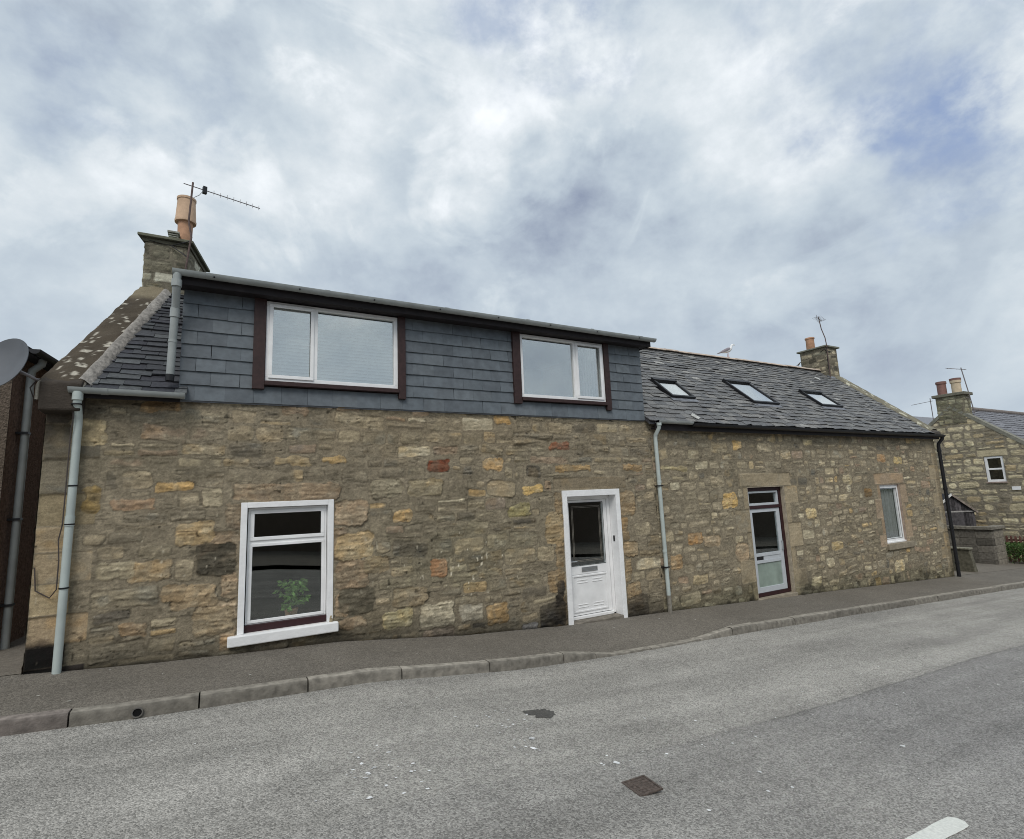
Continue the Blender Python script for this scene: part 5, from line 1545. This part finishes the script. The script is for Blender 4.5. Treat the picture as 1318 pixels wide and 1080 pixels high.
# iron stop valve cover
cc4 = [hit(px_, py_, (-.055, 0, 1), (2.4, -4, float(roadz(2.4, -4.)))) for px_, py_ in ((800, 1011), (829, 1002), (854, 1019), (824, 1030))]
cen = sum(cc4) / 4 + np.array([0, 0, .013]); ex = ((cc4[1] - cc4[0]) + (cc4[2] - cc4[3])) / 4; ey = ((cc4[1] - cc4[2]) + (cc4[0] - cc4[3])) / 4
vc = thing('valve_cover', 'rusty square iron cover set in the road', 'drain cover', tuple(cen))
z0 = np.array([0, 0, 1.])
mb = MB()
for s in (-1, 1):
    mb.obox(cen + ex * s * .93 + z0 * .004, ex * .07, ey, z0 * .006); mb.obox(cen + ey * s * .93 + z0 * .004, ex * .86, ey * .07, z0 * .006)
mb.build('frame', M['iron'], vc, bevel=.002)
mb = MB(); mb.obox(cen + z0 * .001, ex * .84, ey * .84, z0 * .004)
for i in range(5):
    for j in range(5):
        if (i, j) != (2, 2): mb.obox(cen + ex * (i - 2) * .32 + ey * (j - 2) * .32 + z0 * .0065, ex * .10, ey * .10, z0 * .0015)
mb.build('lid', M['iron'], vc)

# dark tar repair and round cover stain, both flush with the road
def blob(name, px_, py_, rx, ry, seed, colr, jag=.5):
    c = hit(px_, py_, (-.055, 0, 1), (2.4, -2.6, float(roadz(2.4, -2.6))))
    n = 60; v = [(c[0], c[1], float(roadz(c[0], c[1])) + .004)]
    for k in range(n):
        a = 2 * PI * k / n; q = 1 + jag * (fbm(np.array(math.cos(a) * 2.5 + 9), np.array(math.sin(a) * 2.5 + 9), seed, 4) - .5) * 2
        x, y = c[0] + rx * q * math.cos(a), c[1] + ry * q * math.sin(a); v.append((x, y, float(roadz(x, y)) + .004))
    mb = MB(); mb.add(v, [(0, k + 1, (k + 1) % n + 1) for k in range(n)]); return struct(mb.build(name, colr, None))
tar = ground_mat('black_tar', A(84, 82, 78), None, 0, 80, .2, bump=.004)
blob('road_repair', 695, 916, .13, .10, 3, tar, .8)
stain = ground_mat('grey_tar', A(98, 95, 95), None, 0, 80, .14, bump=.003)
blob('road_repair', 38, 986, .14, .075, 5, stain, .15)

# white splashes of bird lime, one object
rs = np.random.default_rng(66); mb = MB()
cl_ = [(648, 938, 26, 14, 20), (680, 962, 12, 8, 8), (505, 1000, 30, 14, 12), (450, 1020, 40, 16, 8), (780, 985, 14, 8, 6), (1010, 895, 30, 14, 6), (945, 945, 30, 14, 5), (1120, 870, 50, 16, 6), (560, 915, 40, 8, 4), (290, 975, 40, 12, 2), (1200, 930, 60, 40, 4), (1005, 1020, 60, 30, 3), (860, 935, 60, 20, 5)]
for (px_, py_, sx_, sy_, k_) in cl_:
    for _ in range(int(k_ * 1.8)):
        c = hit(px_ + rs.normal(0, sx_), py_ + rs.normal(0, sy_), (.055, 0, 1), (2.4, -3.6, float(roadz(2.4, -3.6))))
        if c[1] > -1.5: continue
        r0 = rs.uniform(.004, .014) * (1 if rs.random() < .85 else 1.8); n = 9; el = rs.uniform(.5, 1.2); a0 = rs.uniform(0, 6)
        v = [(c[0] + r0 * rs.uniform(.5, 1.3) * math.cos(2 * PI * k / n), c[1] + el * r0 * rs.uniform(.5, 1.3) * math.sin(2 * PI * k / n)) for k in range(n)]
        mb.add([(x, y, float(roadz(x, y)) + .0045) for x, y in v], [tuple(range(n))], A(232, 232, 226) * rs.uniform(.75, 1.0))
for _ in range(26):
    x = rs.uniform(-1.4, 3.4) if rs.random() < .7 else rs.uniform(3, 14); y = rs.uniform(-1.15, -.08); r0 = rs.uniform(.005, .016); n = 7
    mb.add([(x + r0 * rs.uniform(.5, 1.4) * math.cos(2 * PI * k / n), y + .6 * r0 * rs.uniform(.5, 1.4) * math.sin(2 * PI * k / n), float(gz(x) - kdrop(x) * sst(-.35, -1.235, y)) + .0085) for k in range(n)], [tuple(range(n))], A(196, 194, 184) * rs.uniform(.6, 1))
o = mb.build('bird_droppings', M['concrete'], None); o['kind'] = 'stuff'; tag(o, 'scattered white bird lime spots on the road and pavement', 'droppings')

# the terrace on the other side of the street: it is what the ground floor panes mirror
ot = thing('opposite_terrace', 'grey roughcast terrace across the street mirrored darkly in the lower windows', 'building', (4, -15, -2))
mb = MB(); mb.box(-30, 40, -20, -15, -5, 1.3, A(120, 116, 108)); mb.build('wall', M['harl'], ot)
mb = MB(); mb.prism([(-20.3, 1.3), (-14.7, 1.3), (-17.5, 3.6)], 'x', -30.2, 40.2, A(70, 72, 76)); mb.build('roof', M['slate'], ot)

# ------------------------------------------------------------------ SKY, SUN, CAMERA
w = bpy.data.worlds.new('World'); bpy.context.scene.world = w; w.use_nodes = True
nt = w.node_tree; N = nt.nodes; L = nt.links
bg = N['Background']
sun_el, sun_az = math.radians(48), math.radians(215)      # azimuth measured clockwise from +Y: behind the camera, to its left
sky = N.new('ShaderNodeTexSky'); sky.sky_type = 'NISHITA'; sky.sun_disc = False; sky.sun_elevation = sun_el; sky.sun_rotation = sun_az
sky.air_density = 1.2; sky.dust_density = 1.5
tc = N.new('ShaderNodeTexCoord')


def W_math(op, a, b_=0.0, clamp=False):
    q = N.new('ShaderNodeMath'); q.operation = op; q.use_clamp = clamp
    for i, v_ in enumerate((a, b_)):
        if isinstance(v_, (int, float)): q.inputs[i].default_value = v_
        else: L.new(v_, q.inputs[i])
    return q.outputs[0]


def W_map(x, a, b_, c, d, smooth=True):
    q = N.new('ShaderNodeMapRange'); q.interpolation_type = 'SMOOTHSTEP' if smooth else 'LINEAR'; L.new(x, q.inputs[0])
    for i, v_ in enumerate((a, b_, c, d)): q.inputs[i + 1].default_value = v_
    return q.outputs[0]


sp = N.new('ShaderNodeSeparateXYZ'); L.new(tc.outputs['Generated'], sp.inputs[0])
cb = N.new('ShaderNodeCombineXYZ'); L.new(sp.outputs[0], cb.inputs[0]); L.new(sp.outputs[1], cb.inputs[1]); L.new(W_math('MULTIPLY', sp.outputs[2], 1.35), cb.inputs[2])


def W_noise(sc, det, ro, off, dist=0.0, vec=None):
    mp = N.new('ShaderNodeMapping'); mp.inputs['Location'].default_value = off; L.new(vec or cb.outputs[0], mp.inputs[0])
    q = N.new('ShaderNodeTexNoise'); q.inputs['Scale'].default_value = sc; q.inputs['Detail'].default_value = det; q.inputs['Roughness'].default_value = ro; q.inputs['Distortion'].default_value = dist
    L.new(mp.outputs[0], q.inputs['Vector']); return q


n1 = W_noise(1.9, 7, .50, (3.1, 1.7, 0), .3).outputs['Fac']
n2 = W_noise(4.6, 8, .52, (8.2, 4.4, 2)).outputs['Fac']
n3 = W_noise(12.0, 8, .62, (1.2, 7.4, 5)).outputs['Fac']
nw = W_noise(2.6, 5, .6, (5, 5, 5)).outputs['Color']
# direction bent by noise so cloud banks have ragged edges
wv_ = N.new('ShaderNodeVectorMath'); wv_.operation = 'SUBTRACT'; L.new(nw, wv_.inputs[0]); wv_.inputs[1].default_value = (.5, .5, .5)
ws_ = N.new('ShaderNodeVectorMath'); ws_.operation = 'SCALE'; L.new(wv_.outputs[0], ws_.inputs[0]); ws_.inputs['Scale'].default_value = .55
wa = N.new('ShaderNodeVectorMath'); wa.operation = 'ADD'; L.new(tc.outputs['Generated'], wa.inputs[0]); L.new(ws_.outputs[0], wa.inputs[1])
wn = N.new('ShaderNodeVectorMath'); wn.operation = 'NORMALIZE'; L.new(wa.outputs[0], wn.inputs[0])


def spot(px_, py_, rad, amt):
    d = ray(px_, py_); d = d / np.linalg.norm(d)
    q = N.new('ShaderNodeVectorMath'); q.operation = 'DOT_PRODUCT'; L.new(wn.outputs[0], q.inputs[0]); q.inputs[1].default_value = tuple(d)
    a = math.radians(rad)
    return W_map(q.outputs['Value'], math.cos(a), math.cos(a * .15), 0, amt)


bright = W_math('ADD', W_map(n1, .25, .75, -.20, .20, False), W_map(n2, .28, .72, -.26, .26, False))
bright = W_math('ADD', bright, W_map(n3, .28, .72, -.13, .13, False))
n4 = W_noise(3.2, 10, .56, (2.7, 9.1, 3.3), .9).outputs['Fac']
bright = W_math('ADD', bright, W_map(n4, .49, .60, -.04, .15))
bright = W_math('MULTIPLY', bright, W_map(sp.outputs[2], .05, .60, .42, 1.0))
for s_ in [(930, 110, 13, .22), (700, 80, 10, .18), (350, 200, 12, .16), (620, 230, 8, .2), (480, 60, 10, .12), (560, 150, 9, .06), (1100, 200, 14, .06), (120, 40, 14, .04), (1290, 120, 8, .12),
           (1050, 330, 16, -.06), (110, 300, 14, .06), (250, 60, 8, -.12), (100, 150, 8, -.10), (480, 350, 12, -.04), (780, 330, 14, -.02), (1240, 420, 12, -.06), (700, 420, 14, -.03), (640, 330, 18, -.02), (850, 280, 12, -.05)]:
    bright = W_math('ADD', bright, spot(*s_))
gap = spot(1180, 150, 10, .75)
for s_ in [(680, 15, 8, .7), (780, 30, 6, .4), (1060, 20, 7, .35), (1270, 40, 6, .6), (110, 120, 9, .35), (260, 90, 6, .3), (1120, 130, 5, .5)]:
    gap = W_math('ADD', gap, spot(*s_))
gap = W_math('MULTIPLY', W_math('MULTIPLY', gap, W_map(n3, .32, .66, .96, .35, False)), W_map(W_math('SUBTRACT', W_math('ADD', n2, W_math('MULTIPLY', n3, .6)), 0.0), .98, .62, 0, .85), True)
lev = W_math('ADD', bright, W_map(sp.outputs[2], .1, .7, .40, .44), True)
cr = N.new('ShaderNodeValToRGB'); L.new(lev, cr.inputs[0]); e = cr.color_ramp.elements
e[0].position = 0; e[0].color = (*lin((136, 147, 168)), 1); e[1].position = .98; e[1].color = (*lin((238, 242, 246)), 1)
for p_, c_ in ((.32, (175, 187, 199)), (.50, (190, 201, 210)), (.68, (207, 215, 221))):
    q = cr.color_ramp.elements.new(p_); q.color = (*lin(c_), 1)
S = .10
sc = N.new('ShaderNodeVectorMath'); sc.operation = 'SCALE'; L.new(cr.outputs[0], sc.inputs[0]); sc.inputs['Scale'].default_value = 1 / S
skt = N.new('ShaderNodeMix'); skt.data_type = 'RGBA'; skt.inputs[0].default_value = .8; L.new(sky.outputs[0], skt.inputs[6]); skt.inputs[7].default_value = (*(lin((146, 164, 198)) / S), 1)
mx = N.new('ShaderNodeMix'); mx.data_type = 'RGBA'; L.new(gap, mx.inputs[0]); L.new(sc.outputs[0], mx.inputs[6]); L.new(skt.outputs[2], mx.inputs[7])
L.new(mx.outputs[2], bg.inputs[0]); bg.inputs[1].default_value = S

sl_ = bpy.data.lights.new('sun', 'SUN'); sl_.energy = 1.5; sl_.angle = math.radians(28); sl_.color = (1, .96, .9)
so = bpy.data.objects.new('sun', sl_); C.objects.link(so)
dv = np.array([math.sin(sun_az) * math.cos(sun_el), math.cos(sun_az) * math.cos(sun_el), math.sin(sun_el)])
from mathutils import Vector, Matrix
so.rotation_euler = Vector(-dv).to_track_quat('-Z', 'Y').to_euler()

cd = bpy.data.cameras.new('camera'); co = bpy.data.objects.new('camera', cd); C.objects.link(co)
cd.sensor_fit = 'HORIZONTAL'; cd.sensor_width = 36; cd.lens = 36 * F / 1318; cd.clip_start = .05; cd.clip_end = 2000
Mx = Matrix.Identity(4)
for i in range(3):
    Mx[i][0] = CR[i]; Mx[i][1] = CU[i]; Mx[i][2] = -CW[i]; Mx[i][3] = CAM[i]
co.matrix_world = Mx
sc_ = bpy.context.scene; sc_.camera = co
sc_.view_settings.view_transform = 'Standard'; sc_.view_settings.look = 'None'; sc_.view_settings.exposure = .20; sc_.view_settings.gamma = 1
sc_.cycles.max_bounces = 8; sc_.cycles.transparent_max_bounces = 12
sc_.cycles.use_denoising = True; sc_.cycles.filter_width = 1.0
